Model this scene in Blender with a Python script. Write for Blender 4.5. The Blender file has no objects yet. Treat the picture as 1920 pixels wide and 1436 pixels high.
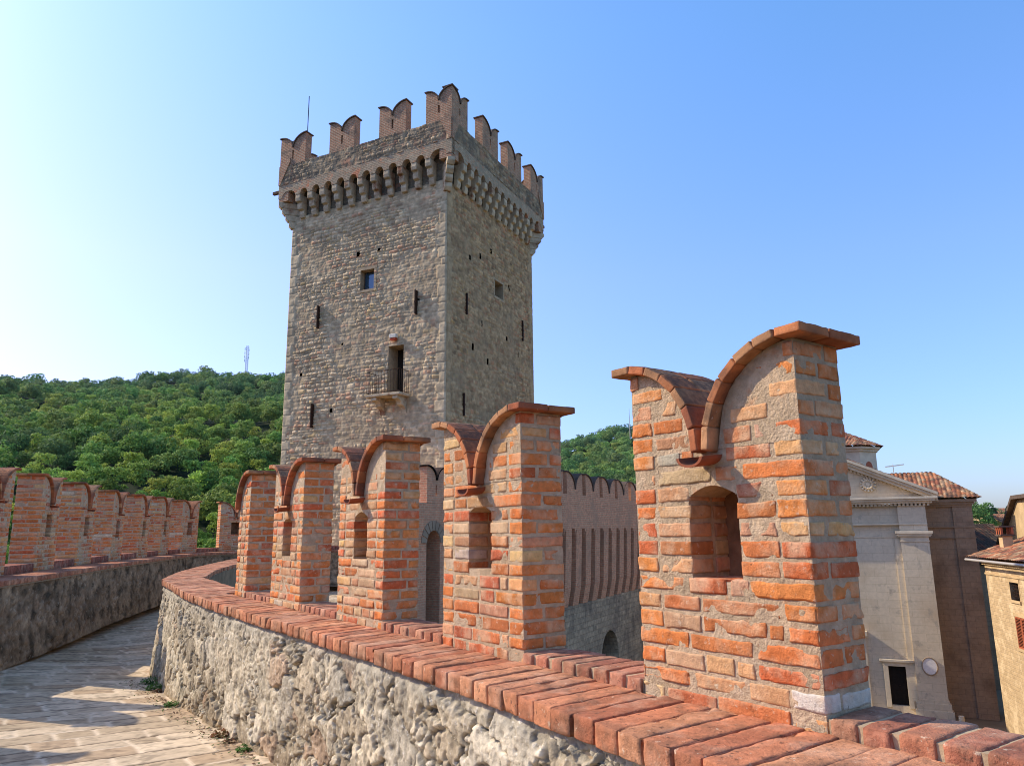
import bpy, math, random
import numpy as np
from mathutils import Matrix, Vector

random.seed(7)
rng = np.random.default_rng(7)
SC = bpy.context.scene
COL = SC.collection
EYE = 1.7            # the camera stands 1.7 m over the walkway; all numbers below are relative to the eye
R = math.radians
def A(*v): return np.array(v, float)

# ------------------------------------------------------------------ noise
def _h(i, j, k, s=0):
    n = (i.astype(np.int64) * 73856093) ^ (j.astype(np.int64) * 19349663) ^ (k.astype(np.int64) * 83492791) ^ (s * 2654435761)
    n = (n ^ (n >> 13)) & 0xffffffff
    n = (n * 1274126177) & 0xffffffff
    n = (n ^ (n >> 16)) & 0xffffffff
    n = (n * 2246822519) & 0xffffffff
    n = n ^ (n >> 15)
    return (n & 0xffffff) / float(0xffffff)
def vn(x, y, z=None, s=0):
    x = np.asarray(x, float); y = np.asarray(y, float)
    z = np.zeros_like(x) if z is None else np.asarray(z, float)
    i = np.floor(x); j = np.floor(y); k = np.floor(z)
    fx, fy, fz = x - i, y - j, z - k
    fx = fx*fx*(3-2*fx); fy = fy*fy*(3-2*fy); fz = fz*fz*(3-2*fz)
    i = i.astype(np.int64); j = j.astype(np.int64); k = k.astype(np.int64)
    r = 0
    for a in (0, 1):
        wa = fx if a else 1-fx
        for b in (0, 1):
            wb = fy if b else 1-fy
            for c in (0, 1):
                wc = fz if c else 1-fz
                r = r + wa*wb*wc*_h(i+a, j+b, k+c, s)
    return r
def fbm(x, y, z=None, o=4, s=0, g=.5):
    r = 0; a = 1; t = 0
    z = np.zeros_like(np.asarray(x, float)) if z is None else z
    for q in range(o):
        r = r + a*vn(x*2**q, y*2**q, z*2**q, s+q); t += a; a *= g
    return r/t
def sm(x, a, b):
    t = np.clip((x-a)/(b-a), 0, 1); return t*t*(3-2*t)
def lerp(a, b, t): return a+(b-a)*t
def voro(x, y, s=0, jit=.9):
    i = np.floor(x).astype(np.int64); j = np.floor(y).astype(np.int64)
    f1 = np.full(x.shape, 9.); f2 = np.full(x.shape, 9.)
    ci = np.zeros_like(i); cj = np.zeros_like(j); dx1 = np.zeros(x.shape); dy1 = np.zeros(x.shape)
    zz = np.zeros_like(i)
    for a in (-1, 0, 1):
        for b in (-1, 0, 1):
            ii, jj = i+a, j+b
            px = ii+.5+jit*(_h(ii, jj, zz, s)-.5); py = jj+.5+jit*(_h(ii, jj, zz, s+11)-.5)
            dx, dy = x-px, y-py
            d = np.sqrt(dx*dx+dy*dy)
            n = d < f1
            f2 = np.where(n, f1, np.minimum(f2, d))
            f1 = np.where(n, d, f1); ci = np.where(n, ii, ci); cj = np.where(n, jj, cj)
            dx1 = np.where(n, dx, dx1); dy1 = np.where(n, dy, dy1)
    return f1, f2, ci, cj, dx1, dy1
def coursed(u, v, ch, bl, s=0, jv=.35, ju=.45):
    """irregular courses: returns course id, stone id, distance to the side joints and to the bed joints (m)"""
    def cell(x, key, sd, j):
        i = np.floor(x).astype(np.int64)
        b = lambda q: q + j*(_h(q, key, np.zeros_like(q), sd)-.5)
        i = np.where(x < b(i), i-1, i); i = np.where(x >= b(i+1), i+1, i)
        return i, x-b(i), b(i+1)-x
    z0 = np.zeros(u.shape, np.int64)
    r, lo, hi = cell(v/ch, z0, s, jv*2)
    dv = np.minimum(lo, hi)*ch
    off = _h(r, z0, z0, s+3)
    i, l2, h2 = cell(u/(bl*(.75+.5*_h(r, z0, z0, s+9)))+off*7, r, s+5, ju*2)
    du = np.minimum(l2, h2)*bl
    return r, i, du, dv

# ------------------------------------------------------------------ mesh building
def mesh_np(name, verts, faces, col=None, uv=None, smooth=False):
    """faces: (N,4) or (N,3) int array"""
    verts = np.asarray(verts, np.float32); faces = np.asarray(faces, np.int32)
    me = bpy.data.meshes.new(name)
    k = faces.shape[1]
    me.vertices.add(len(verts)); me.vertices.foreach_set('co', verts.ravel())
    me.loops.add(faces.size); me.loops.foreach_set('vertex_index', faces.ravel())
    me.polygons.add(len(faces))
    me.polygons.foreach_set('loop_start', np.arange(0, faces.size, k, dtype=np.int32))
    me.polygons.foreach_set('use_smooth', np.full(len(faces), smooth))
    if col is not None:
        c = np.ones((len(verts), 4), np.float32); c[:, :3] = np.clip(col, 0, 1)
        at = me.color_attributes.new('Col', 'FLOAT_COLOR', 'POINT'); at.data.foreach_set('color', c.ravel())
    if uv is not None:
        l = me.uv_layers.new(name='UVMap'); l.data.foreach_set('uv', np.asarray(uv, np.float32)[faces.ravel()].ravel())
    me.update(); me.validate()
    return me
OFFS = {}
def link(name, me, mat, parent=None, loc=None, rz=None):
    o = bpy.data.objects.new(name, me); COL.objects.link(o)
    if me is not None and mat is not None and len(me.materials) == 0:
        for m in (mat if isinstance(mat, (list, tuple)) else [mat]): me.materials.append(m)
    if parent is not None: o.parent = parent
    if loc is not None: o.location = loc
    if rz is not None: o.rotation_euler = (0, 0, rz)
    return o
def base_of(parent):
    p = parent; q = A(0, 0, 0)
    while p is not None: q = q + np.array(p.location); p = p.parent
    return q
def tag(o, label=None, cat=None, group=None, kind=None):
    if label: o['label'] = label
    if cat: o['category'] = cat
    if group: o['group'] = group
    if kind: o['kind'] = kind
    return o
def thing(name, label, cat, loc=(0, 0, 0), rz=0, group=None):
    o = bpy.data.objects.new(name, None); COL.objects.link(o)
    o.empty_display_size = .2
    o.location = loc; o.rotation_euler = (0, 0, rz)
    return tag(o, label, cat, group)
class MB:
    """collects simple solids; builds ONE mesh with metre-scaled UVs"""
    def __init__(s): s.v = []; s.f = []
    def add(s, vs, fs):
        b = len(s.v); s.v += [tuple(map(float, p)) for p in vs]; s.f += [tuple(b+i for i in f) for f in fs]; return s
    def obox(s, o, ax, ay, az):
        """box from corner o with edge vectors ax, ay, az (right-handed)"""
        o, ax, ay, az = map(lambda q: np.array(q, float), (o, ax, ay, az))
        p = [o, o+ax, o+ax+ay, o+ay, o+az, o+ax+az, o+ax+ay+az, o+ay+az]
        fs = [(0, 3, 2, 1), (4, 5, 6, 7), (0, 1, 5, 4), (1, 2, 6, 5), (2, 3, 7, 6), (3, 0, 4, 7)]
        if np.dot(np.cross(ax, ay), az) < 0: fs = [f[::-1] for f in fs]
        return s.add(p, fs)
    def box(s, x0, x1, y0, y1, z0, z1): return s.obox((x0, y0, z0), (x1-x0, 0, 0), (0, y1-y0, 0), (0, 0, z1-z0))
    def prism(s, poly, ext):
        """poly: list of 3-D points (planar), extruded by ext"""
        P = [np.array(p, float) for p in poly]; e = np.array(ext, float); n = len(P)
        nn = sum((np.cross(P[i]-P[0], P[(i+1) % n]-P[0]) for i in range(1, n-1)), A(0, 0, 0))
        if np.dot(nn, e) > 0: P = P[::-1]
        vs = P+[p+e for p in P]
        fs = [tuple(range(n)), tuple(range(2*n-1, n-1, -1))]
        for i in range(n):
            j = (i+1) % n; fs.append((j, i, n+i, n+j))
        return s.add(vs, fs)
    def tube(s, a, b, r, n=8, r2=None):
        a, b = np.array(a, float), np.array(b, float); r2 = r if r2 is None else r2
        d = (b-a)/np.linalg.norm(b-a); t = A(0, 0, 1) if abs(d[2]) < .9 else A(1, 0, 0)
        x = np.cross(d, t); x /= np.linalg.norm(x); y = np.cross(d, x)
        vs = []
        for c, rr in ((a, r), (b, r2)):
            for i in range(n):
                q = 2*math.pi*i/n; vs.append(c+rr*(x*math.cos(q)+y*math.sin(q)))
        fs = [tuple(range(n)), tuple(range(2*n-1, n-1, -1))]
        fs += [((i+1) % n, i, n+i, n+(i+1) % n) for i in range(n)]
        return s.add(vs, fs)
    def build(s, name, mat, parent=None, smooth=False, bevel=0):
        off = base_of(parent)
        me = bpy.data.meshes.new(name)
        me.from_pydata([tuple(np.array(p)-off) for p in s.v], [], s.f)
        uvl = me.uv_layers.new(name='UVMap')
        for p in me.polygons:
            n = p.normal
            if abs(n.z) > .75: t1, t2 = Vector((1, 0, 0)), Vector((0, 1, 0))
            else:
                t1 = Vector((-n.y, n.x, 0)).normalized(); t2 = n.cross(t1)
            for li in p.loop_indices:
                c = me.vertices[me.loops[li].vertex_index].co
                uvl.data[li].uv = (c.dot(t1), c.dot(t2))
            p.use_smooth = smooth
        me.update()
        o = link(name, me, mat, parent)
        if bevel:
            b = o.modifiers.new('bevel', 'BEVEL'); b.width = bevel; b.segments = 2; b.limit_method = 'ANGLE'
        return o
def grid(name, us, vs, fn, mat, parent=None, mask=None, flip=False, smooth=True):
    """fn(U,V) -> positions (n,3), colours (n,3); relief surface as one mesh"""
    U, V = np.meshgrid(us, vs, indexing='ij')
    P, C = fn(U.ravel(), V.ravel())
    nu, nv = len(us), len(vs)
    idx = np.arange(nu*nv).reshape(nu, nv)
    f = np.stack([idx[:-1, :-1], idx[1:, :-1], idx[1:, 1:], idx[:-1, 1:]], -1)
    if mask is not None:
        uc = (U[:-1, :-1]+U[1:, 1:])/2; vc = (V[:-1, :-1]+V[1:, 1:])/2
        f = f[mask(uc, vc)]
    f = f.reshape(-1, 4)
    if flip: f = f[:, ::-1]
    me = mesh_np(name, P-base_of(parent), f, C, np.stack([U.ravel(), V.ravel()], 1), smooth)
    return link(name, me, mat, parent)
def rbox_template(nx, ny, nz, eps=(.1, .1, .1)):
    """surface grid of the unit cube [-1,1]^3 with shared edges not merged (six patches)"""
    V = []; F = []; b = 0
    for ax, sg in ((0, 1), (0, -1), (1, 1), (1, -1), (2, 1), (2, -1)):
        n = [nx, ny, nz]; a1, a2 = [(1, 2), (0, 2), (0, 1)][ax]
        sp = lambda k, e: np.sort(np.concatenate([np.linspace(-1, 1, k+1), [-(1-e), 1-e, -(1-e*.35), 1-e*.35]]))
        s1 = sp(n[a1], eps[a1]); s2 = sp(n[a2], eps[a2])
        g1, g2 = np.meshgrid(s1, s2, indexing='ij')
        p = np.zeros((g1.size, 3)); p[:, ax] = sg; p[:, a1] = g1.ravel(); p[:, a2] = g2.ravel()
        idx = np.arange(g1.size).reshape(g1.shape)+b
        f = np.stack([idx[:-1, :-1], idx[1:, :-1], idx[1:, 1:], idx[:-1, 1:]], -1).reshape(-1, 4)
        # orientation
        e = np.cross(np.eye(3)[a1], np.eye(3)[a2])[ax]*sg
        if e < 0: f = f[:, ::-1]
        V.append(p); F.append(f); b += len(p)
    return np.concatenate(V), np.concatenate(F)
class Bricks:
    """many rough bricks collected into one mesh; every brick has its own size, wear and colour"""
    def __init__(s, step=.014): s.V = []; s.F = []; s.C = []; s.n = 0; s.step = step; s.cache = {}
    def add(s, c, h, col, rough=.002, r=.006, seed=0, frame=None, chip=0.):
        """c centre, h half sizes, in local axes; frame = 3x3 rows (ex, ey, ez)"""
        h = np.array(h, float)
        n = tuple(int(max(2, min(26, round(2*q/s.step)))) for q in h)
        r = min(r, h.min()*.8)
        ep = tuple(round(min(.6, max(.02, r/q))*50)/50 for q in h); n = n+(ep,)
        if n not in s.cache: s.cache[n] = rbox_template(*n)
        t, f = s.cache[n]
        p = t*h
        inner = np.clip(p, -(h-r), h-r)
        d = p-inner; L = np.linalg.norm(d, axis=1, keepdims=True)
        nrm = np.where(L > 1e-9, d/np.maximum(L, 1e-9), t)
        p = inner+nrm*r
        q = p+np.array([seed*3.17, seed*1.31, seed*.77])
        a = fbm(q[:, 0]*28, q[:, 1]*28, q[:, 2]*28, 3, 5, .65)-.5
        disp = a*rough*2
        if chip > 0:
            b = fbm(q[:, 0]*13, q[:, 1]*13, q[:, 2]*13, 3, 77)
            disp = disp-chip*sm(b, .52, .72)
            # worn corners
            e = np.sort(np.abs(t), axis=1)[:, 1]
            disp = disp-(chip*.9+.0010)*sm(e, .84, 1.)*sm(fbm(q[:, 0]*14, q[:, 1]*14, q[:, 2]*14, 3, 31, .65), .36, .62)
        p = p+nrm*disp[:, None]
        m = fbm(q[:, 0]*17, q[:, 1]*17, q[:, 2]*17, 3, 9)[:, None]
        cc = np.array(col)*(1+.5*(m-.5))
        if frame is not None: p = p@np.array(frame)
        s.V.append(p+np.array(c)); s.F.append(f+s.n); s.C.append(cc); s.n += len(p)
    def build(s, name, mat, parent=None, local=False):
        V = np.concatenate(s.V); off = 0 if local else base_of(parent)
        return link(name, mesh_np(name, V-off, np.concatenate(s.F), np.concatenate(s.C), None, True), mat, parent)
# ------------------------------------------------------------------ materials
def newmat(name):
    m = bpy.data.materials.new(name); m.use_nodes = True
    nt = m.node_tree; b = nt.nodes['Principled BSDF']; b.inputs['Roughness'].default_value = .9
    b.inputs['Specular IOR Level'].default_value = .12
    return m, nt, b
def N(nt, t, **k):
    n = nt.nodes.new(t)
    for a, v in k.items():
        if a in n.inputs: n.inputs[a].default_value = v
        else: setattr(n, a, v)
    return n
def ramp(nt, src, stops):
    r = nt.nodes.new('ShaderNodeValToRGB'); nt.links.new(src, r.inputs[0])
    while len(r.color_ramp.elements) < len(stops): r.color_ramp.elements.new(.5)
    for e, (p, c) in zip(r.color_ramp.elements, stops):
        e.position = p; e.color = (*c, 1) if len(c) == 3 else c
    return r.outputs[0]
def mixc(nt, fac, a, b, mode='MIX'):
    m = nt.nodes.new('ShaderNodeMix'); m.data_type = 'RGBA'; m.blend_type = mode
    for s, i in ((fac, 0), (a, 6), (b, 7)):
        if isinstance(s, (int, float)): m.inputs[i].default_value = s
        elif isinstance(s, tuple): m.inputs[i].default_value = (*s, 1)
        else: nt.links.new(s, m.inputs[i])
    return m.outputs[2]
def posn(nt, scale=1., det=4., rough=.55, vec=None, dist=0.):
    n = N(nt, 'ShaderNodeTexNoise'); n.inputs['Scale'].default_value = scale; n.inputs['Detail'].default_value = det
    n.inputs['Roughness'].default_value = rough; n.inputs['Distortion'].default_value = dist
    if vec is None:
        g = nt.nodes.new('ShaderNodeNewGeometry'); vec = g.outputs['Position']
    nt.links.new(vec, n.inputs['Vector']); return n.outputs['Fac']
WARM = (1.10, .985, .80)   # camera white balance of the stone colours
def warm(nt, c, k=WARM): return mixc(nt, 1., c, k, 'MULTIPLY')
def bump(nt, b, h, strength, dist):
    n = N(nt, 'ShaderNodeBump'); n.inputs['Strength'].default_value = strength; n.inputs['Distance'].default_value = dist
    nt.links.new(h, n.inputs['Height'])
    if b.inputs['Normal'].is_linked: nt.links.new(b.inputs['Normal'].links[0].from_socket, n.inputs['Normal'])
    nt.links.new(n.outputs[0], b.inputs['Normal'])
def attr_mat(name, mott=.5, sc=25., bstr=.5, bdist=.004, bsc=90., stain=None, moss=0, rough=.9, wk=None):
    """vertex colour x mottling, fine bump; stain=(colour, scale, lo, hi) ; specks=(colour, scale, threshold)"""
    m, nt, b = newmat(name)
    at = N(nt, 'ShaderNodeVertexColor', layer_name='Col')
    n1 = posn(nt, sc, 5.)
    k = ramp(nt, n1, [(.25, (1-mott,)*3), (.75, (1+mott*.0+.0,)*3)])
    c = mixc(nt, 1., at.outputs[0], k, 'MULTIPLY')
    for st in (stain or []):
        f = ramp(nt, posn(nt, st[1], 5., .62), [(st[2], (0, 0, 0)), (st[3], (1, 1, 1))])
        if len(st) > 4:
            mu = N(nt, 'ShaderNodeMath', operation='MULTIPLY'); nt.links.new(f, mu.inputs[0]); mu.inputs[1].default_value = st[4]; f = mu.outputs[0]
        c = mixc(nt, f, c, st[0])
    if moss:   # lichen and soot settle on faces that look up
        g = nt.nodes.new('ShaderNodeNewGeometry'); sx = nt.nodes.new('ShaderNodeSeparateXYZ'); nt.links.new(g.outputs['Normal'], sx.inputs[0])
        up = ramp(nt, sx.outputs[2], [(.12, (0, 0, 0)), (.75, (1, 1, 1))])
        pat = ramp(nt, posn(nt, 38., 6., .7), [(.36, (1, 1, 1)), (.60, (.35, .35, .35)), (.72, (0, 0, 0))])
        f = mixc(nt, 1., up, pat, 'MULTIPLY'); f = mixc(nt, 1., f, (moss, moss, moss), 'MULTIPLY')
        c = mixc(nt, f, c, (.075, .05, .042))
    nt.links.new(warm(nt, c, wk or WARM), b.inputs['Base Color'])
    b.inputs['Roughness'].default_value = rough
    bump(nt, b, posn(nt, bsc, 6., .65), bstr, bdist)
    return m
def brick_mat(name, c1, c2, mortar, w=.26, h=.075, ms=.012, bstr=.8, bdist=.02, stain=None, vary=.6, mott=.35):
    """procedural masonry on metre UVs"""
    m, nt, b = newmat(name)
    uv = N(nt, 'ShaderNodeUVMap', uv_map='UVMap')
    nz = posn(nt, 3., 3.)
    ad = N(nt, 'ShaderNodeVectorMath', operation='ADD')
    sc = N(nt, 'ShaderNodeVectorMath', operation='SCALE'); sc.inputs['Scale'].default_value = .03
    nx = N(nt, 'ShaderNodeTexNoise', Scale=2.2); nt.links.new(uv.outputs[0], nx.inputs['Vector'])
    nt.links.new(nx.outputs['Color'], sc.inputs[0]); nt.links.new(uv.outputs[0], ad.inputs[0]); nt.links.new(sc.outputs[0], ad.inputs[1])
    t = N(nt, 'ShaderNodeTexBrick'); t.inputs['Scale'].default_value = 1.; t.inputs['Brick Width'].default_value = w; t.inputs['Row Height'].default_value = h
    t.inputs['Mortar Size'].default_value = ms; t.inputs['Mortar Smooth'].default_value = .4; t.inputs['Bias'].default_value = 0.
    t.inputs['Color1'].default_value = (*c1, 1); t.inputs['Color2'].default_value = (*c2, 1); t.inputs['Mortar'].default_value = (*mortar, 1)
    nt.links.new(ad.outputs[0], t.inputs['Vector'])
    k = ramp(nt, posn(nt, 6., 6., .65), [(.3, (1-mott,)*3), (.7, (1., 1., 1.))])
    c = mixc(nt, 1., t.outputs['Color'], k, 'MULTIPLY')
    for st in (stain or []):
        f = ramp(nt, posn(nt, st[1], 5., .62), [(st[2], (0, 0, 0)), (st[3], (1, 1, 1))])
        c = mixc(nt, f, c, st[0])
    nt.links.new(warm(nt, c), b.inputs['Base Color'])
    inv = N(nt, 'ShaderNodeMath', operation='SUBTRACT'); inv.inputs[0].default_value = 1.; nt.links.new(t.outputs['Fac'], inv.inputs[1])
    bump(nt, b, inv.outputs[0], bstr, bdist)
    bump(nt, b, posn(nt, 22., 6., .7), .5, .012)
    return m
def plain(name, col, rough=.85, mott=.3, sc=4., bstr=.3, bdist=.01, metal=0., stain=None, bsc=40.):
    m, nt, b = newmat(name)
    k = ramp(nt, posn(nt, sc, 6., .6), [(.3, tuple(q*(1-mott) for q in col)), (.7, tuple(min(1, q*(1+mott*.3)) for q in col))])
    c = k
    for st in (stain or []):
        f = ramp(nt, posn(nt, st[1], 5., .62), [(st[2], (0, 0, 0)), (st[3], (1, 1, 1))])
        c = mixc(nt, f, c, st[0])
    nt.links.new(warm(nt, c), b.inputs['Base Color'])
    b.inputs['Roughness'].default_value = rough; b.inputs['Metallic'].default_value = metal
    bump(nt, b, posn(nt, bsc, 5.), bstr, bdist)
    return m
M = {}
M['brick'] = attr_mat('old_brick', .36, 34., 1., .006, 95., stain=[((.66, .52, .37), 7., .47, .66, .55), ((.64, .56, .46), 40., .60, .70, .55), ((.12, .07, .045), 48., .63, .74, .7), ((.22, .18, .13), 5., .62, .74, .45)])
M['mortar'] = attr_mat('lime_mortar', .4, 26., 1., .012, 80., stain=[((.32, .26, .18), 7., .45, .7, .7), ((.50, .25, .13), 12., .60, .70, .6)])
M['coping'] = attr_mat('coping_brick', .42, 30., 1., .006, 75., stain=[((.17, .10, .07), 7., .47, .64, .62), ((.08, .05, .04), 45., .58, .68, .75), ((.66, .58, .48), 26., .63, .71, .6), ((.62, .42, .32), 5., .5, .7, .5), ((.60, .56, .50), 70., .69, .72, .8)])
M['cap'] = attr_mat('cap_tile', .45, 24., .6, .004, 110., stain=[((.08, .055, .045), 6., .47, .62, .7), ((.55, .52, .46), 55., .68, .72, .8)], moss=.9)
M['rubble'] = attr_mat('rubble_stone', .42, 22., .8, .010, 60., wk=(1.04, .99, .88), stain=[((.16, .13, .09), 5., .60, .74, .6), ((.74, .70, .62), 30., .60, .68, .75), ((.08, .065, .045), 60., .64, .72, .7)])
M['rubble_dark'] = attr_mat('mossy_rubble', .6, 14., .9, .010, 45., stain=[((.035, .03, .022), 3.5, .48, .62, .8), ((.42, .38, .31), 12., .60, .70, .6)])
M['slab'] = attr_mat('paving_stone', .24, 14., .45, .003, 80., wk=(1.22, 1.04, .80), stain=[((.16, .13, .10), 4., .60, .78, .5)])
M['tower'] = attr_mat('tower_stone', .24, 9., .4, .010, 26., wk=(1.22, 1.03, .76), stain=[((.26, .22, .17), .55, .50, .68, .45), ((.52, .33, .20), 1.6, .62, .74, .35)])
M['crown'] = brick_mat('crown_masonry', (.56, .33, .21), (.50, .43, .32), (.54, .46, .35), .30, .085, .02, .6, .02, stain=[((.34, .29, .22), 2.2, .50, .62), ((.55, .25, .15), 1.9, .60, .68)], mott=.45)
M['parface'] = attr_mat('parapet_face', .4, 9., .5, .010, 22., stain=[((.13, .115, .095), 1.6, .46, .60, .75), ((.46, .23, .15), 1.3, .60, .70, .6)])
M['parstone'] = brick_mat('parapet_stone', (.34, .29, .22), (.24, .21, .17), (.37, .33, .26), .30, .14, .02, 1., .04, stain=[((.15, .135, .11), 1.3, .48, .64), ((.36, .19, .13), 1.7, .60, .70)], mott=.45)
M['roof'] = attr_mat('roof_tile', .4, 10., .5, .01, 30., stain=[((.07, .055, .05), 2.2, .45, .62, .8)])
M['roof_dark'] = attr_mat('dark_roof_tile', .4, 10., .5, .01, 30., stain=[((.04, .035, .03), 1.6, .35, .55, .9)])
M['farbrick'] = brick_mat('tower_brick', (.58, .29, .18), (.45, .24, .165), (.52, .42, .31), .27, .085, .02, .7, .02, stain=[((.24, .18, .14), 1.6, .52, .66), ((.62, .40, .27), 2.4, .60, .70)])
M['darkbrick'] = brick_mat('curtain_brick', (.78, .37, .23), (.60, .27, .17), (.66, .44, .30), .27, .085, .02, .5, .02, stain=[((.42, .26, .18), .8, .5, .7)])
M['curtain_stone'] = brick_mat('curtain_stone', (.62, .50, .36), (.40, .33, .24), (.54, .43, .31), .45, .24, .03, 1., .05, stain=[((.20, .165, .13), .9, .48, .65)], mott=.5)
M['ashlar'] = brick_mat('church_ashlar', (.70, .635, .52), (.65, .59, .48), (.50, .44, .34), 1.1, .42, .008, .3, .006, stain=[((.52, .44, .33), .45, .50, .74), ((.40, .37, .32), 1.6, .58, .70)], mott=.16)
M['churchtrim'] = plain('church_trim', (.70, .635, .52), .85, .25, 1.5, .3, .01)
M['chapel'] = brick_mat('chapel_stone', (.40, .31, .24), (.35, .28, .22), (.28, .23, .18), .6, .3, .012, .4, .01, stain=[((.18, .14, .11), .6, .5, .7)], mott=.25)
M['chapeltrim'] = plain('chapel_trim', (.33, .26, .20), .85, .3, 1.5, .3, .01)
M['housestone'] = brick_mat('house_stone', (.60, .46, .29), (.50, .38, .24), (.55, .43, .29), .38, .17, .02, .6, .02, stain=[((.62, .5, .34), 1.4, .5, .62)], mott=.3)
M['plaster'] = plain('old_plaster', (.55, .42, .26), .9, .25, 1.5, .3, .01)
M['corbel'] = plain('corbel_stone', (.60, .51, .38), .9, .4, 3., .6, .02, stain=[((.24, .12, .07), 1.3, .52, .66)])
M['framestone'] = plain('frame_stone', (.46, .37, .26), .9, .3, 5., .5, .01)
M['darkwood'] = plain('dark_door', (.018, .014, .012), .6, .3, 8.)
M['shutter'] = plain('red_shutter', (.42, .13, .07), .6, .2, 6.)
M['iron'] = plain('rusty_iron', (.05, .028, .02), .7, .4, 12., .3, .003)
M['wood'] = plain('weathered_beam', (.12, .08, .06), .85, .4, 9.)
M['niche'] = plain('niche_plaster', (.30, .17, .10), .95, .5, 12., .5, .01)
M['white'] = plain('lamp_white', (.7, .68, .62), .5, .1, 9.)
M['redp'] = plain('lamp_red', (.5, .08, .03), .5, .1, 9.)
M['plaque'] = plain('plaque_marble', (.80, .80, .84), .6, .15, 9.)
M['farsteel'] = plain('distant_mast_steel', (.60, .68, .76), .7, .1, 9.)  # steel paled bluish: distance haze is in the colour
M['steel'] = plain('mast_steel', (.45, .45, .47), .5, .1, 9., metal=.2)
M['flash'] = plain('lead_flashing', (.30, .31, .34), .5, .2, 9.)
M['interior'] = plain('dark_interior', (.03, .026, .022), .95, .2, 3.)
def glass():
    m, nt, b = newmat('window_glass'); b.inputs['Base Color'].default_value = (.05, .11, .16, 1); b.inputs['Roughness'].default_value = .08
    b.inputs['Specular IOR Level'].default_value = .9; b.inputs['Metallic'].default_value = .35
    return m
M['glass'] = glass()
def leafmat(name, haze=True):
    m, nt, b = newmat(name)
    at = N(nt, 'ShaderNodeVertexColor', layer_name='Col')
    oi = N(nt, 'ShaderNodeObjectInfo')
    k = ramp(nt, oi.outputs['Random'], [(0, (.75, .85, .8)), (.5, (1., 1., 1.)), (1, (1.25, 1.1, .8))])
    c = mixc(nt, 1., at.outputs[0], k, 'MULTIPLY')
    # aerial haze painted into the leaf colour and a faint glow, bluish with distance
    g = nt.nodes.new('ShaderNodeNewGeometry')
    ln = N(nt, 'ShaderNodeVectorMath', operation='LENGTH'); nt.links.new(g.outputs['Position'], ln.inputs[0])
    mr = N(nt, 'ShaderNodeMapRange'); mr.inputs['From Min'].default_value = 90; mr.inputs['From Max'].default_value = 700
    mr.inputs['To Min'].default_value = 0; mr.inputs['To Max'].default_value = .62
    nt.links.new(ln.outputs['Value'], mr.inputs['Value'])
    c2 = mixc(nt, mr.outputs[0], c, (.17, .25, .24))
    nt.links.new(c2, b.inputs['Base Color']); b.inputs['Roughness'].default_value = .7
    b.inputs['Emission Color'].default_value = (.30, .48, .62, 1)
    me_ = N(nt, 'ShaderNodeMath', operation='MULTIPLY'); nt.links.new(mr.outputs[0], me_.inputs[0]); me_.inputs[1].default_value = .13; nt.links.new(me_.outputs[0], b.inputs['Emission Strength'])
    tr = N(nt, 'ShaderNodeBsdfTranslucent'); nt.links.new(c2, tr.inputs['Color'])
    mx = N(nt, 'ShaderNodeMixShader'); mx.inputs[0].default_value = .3
    nt.links.new(b.outputs[0], mx.inputs[1]); nt.links.new(tr.outputs[0], mx.inputs[2])
    nt.links.new(mx.outputs[0], nt.nodes['Material Output'].inputs['Surface'])
    return m
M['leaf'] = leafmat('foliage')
M['bark'] = plain('bark', (.09, .065, .045), .95, .4, 12., .6, .02)
M['grass'] = plain('meadow', (.10, .17, .035), .95, .45, .25, .5, .1, stain=[((.16, .15, .06), .05, .5, .7)])
M['forestfloor'] = plain('forest_floor', (.02, .035, .012), .95, .4, .3)
M['pave'] = plain('piazza_stone', (.34, .29, .22), .95, .3, 2.)
# brick colours
PAL = [((.62, .225, .09), .33), ((.54, .155, .075), .14), ((.62, .35, .19), .24), ((.60, .42, .26), .15), ((.60, .32, .21), .10), ((.58, .53, .44), .03)]
def brickcol(rnd, warm=0.):
    w = [PAL[0][1]+warm*.8, PAL[1][1]+warm*.3, PAL[2][1], PAL[3][1]*(1-warm), PAL[4][1], PAL[5][1]*(1-warm)]
    c = rnd.choices([p[0] for p in PAL], w)[0]; k = rnd.uniform(.82, 1.12)
    return tuple(min(.8, q*k*rnd.uniform(.94, 1.06)) for q in c)
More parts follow.
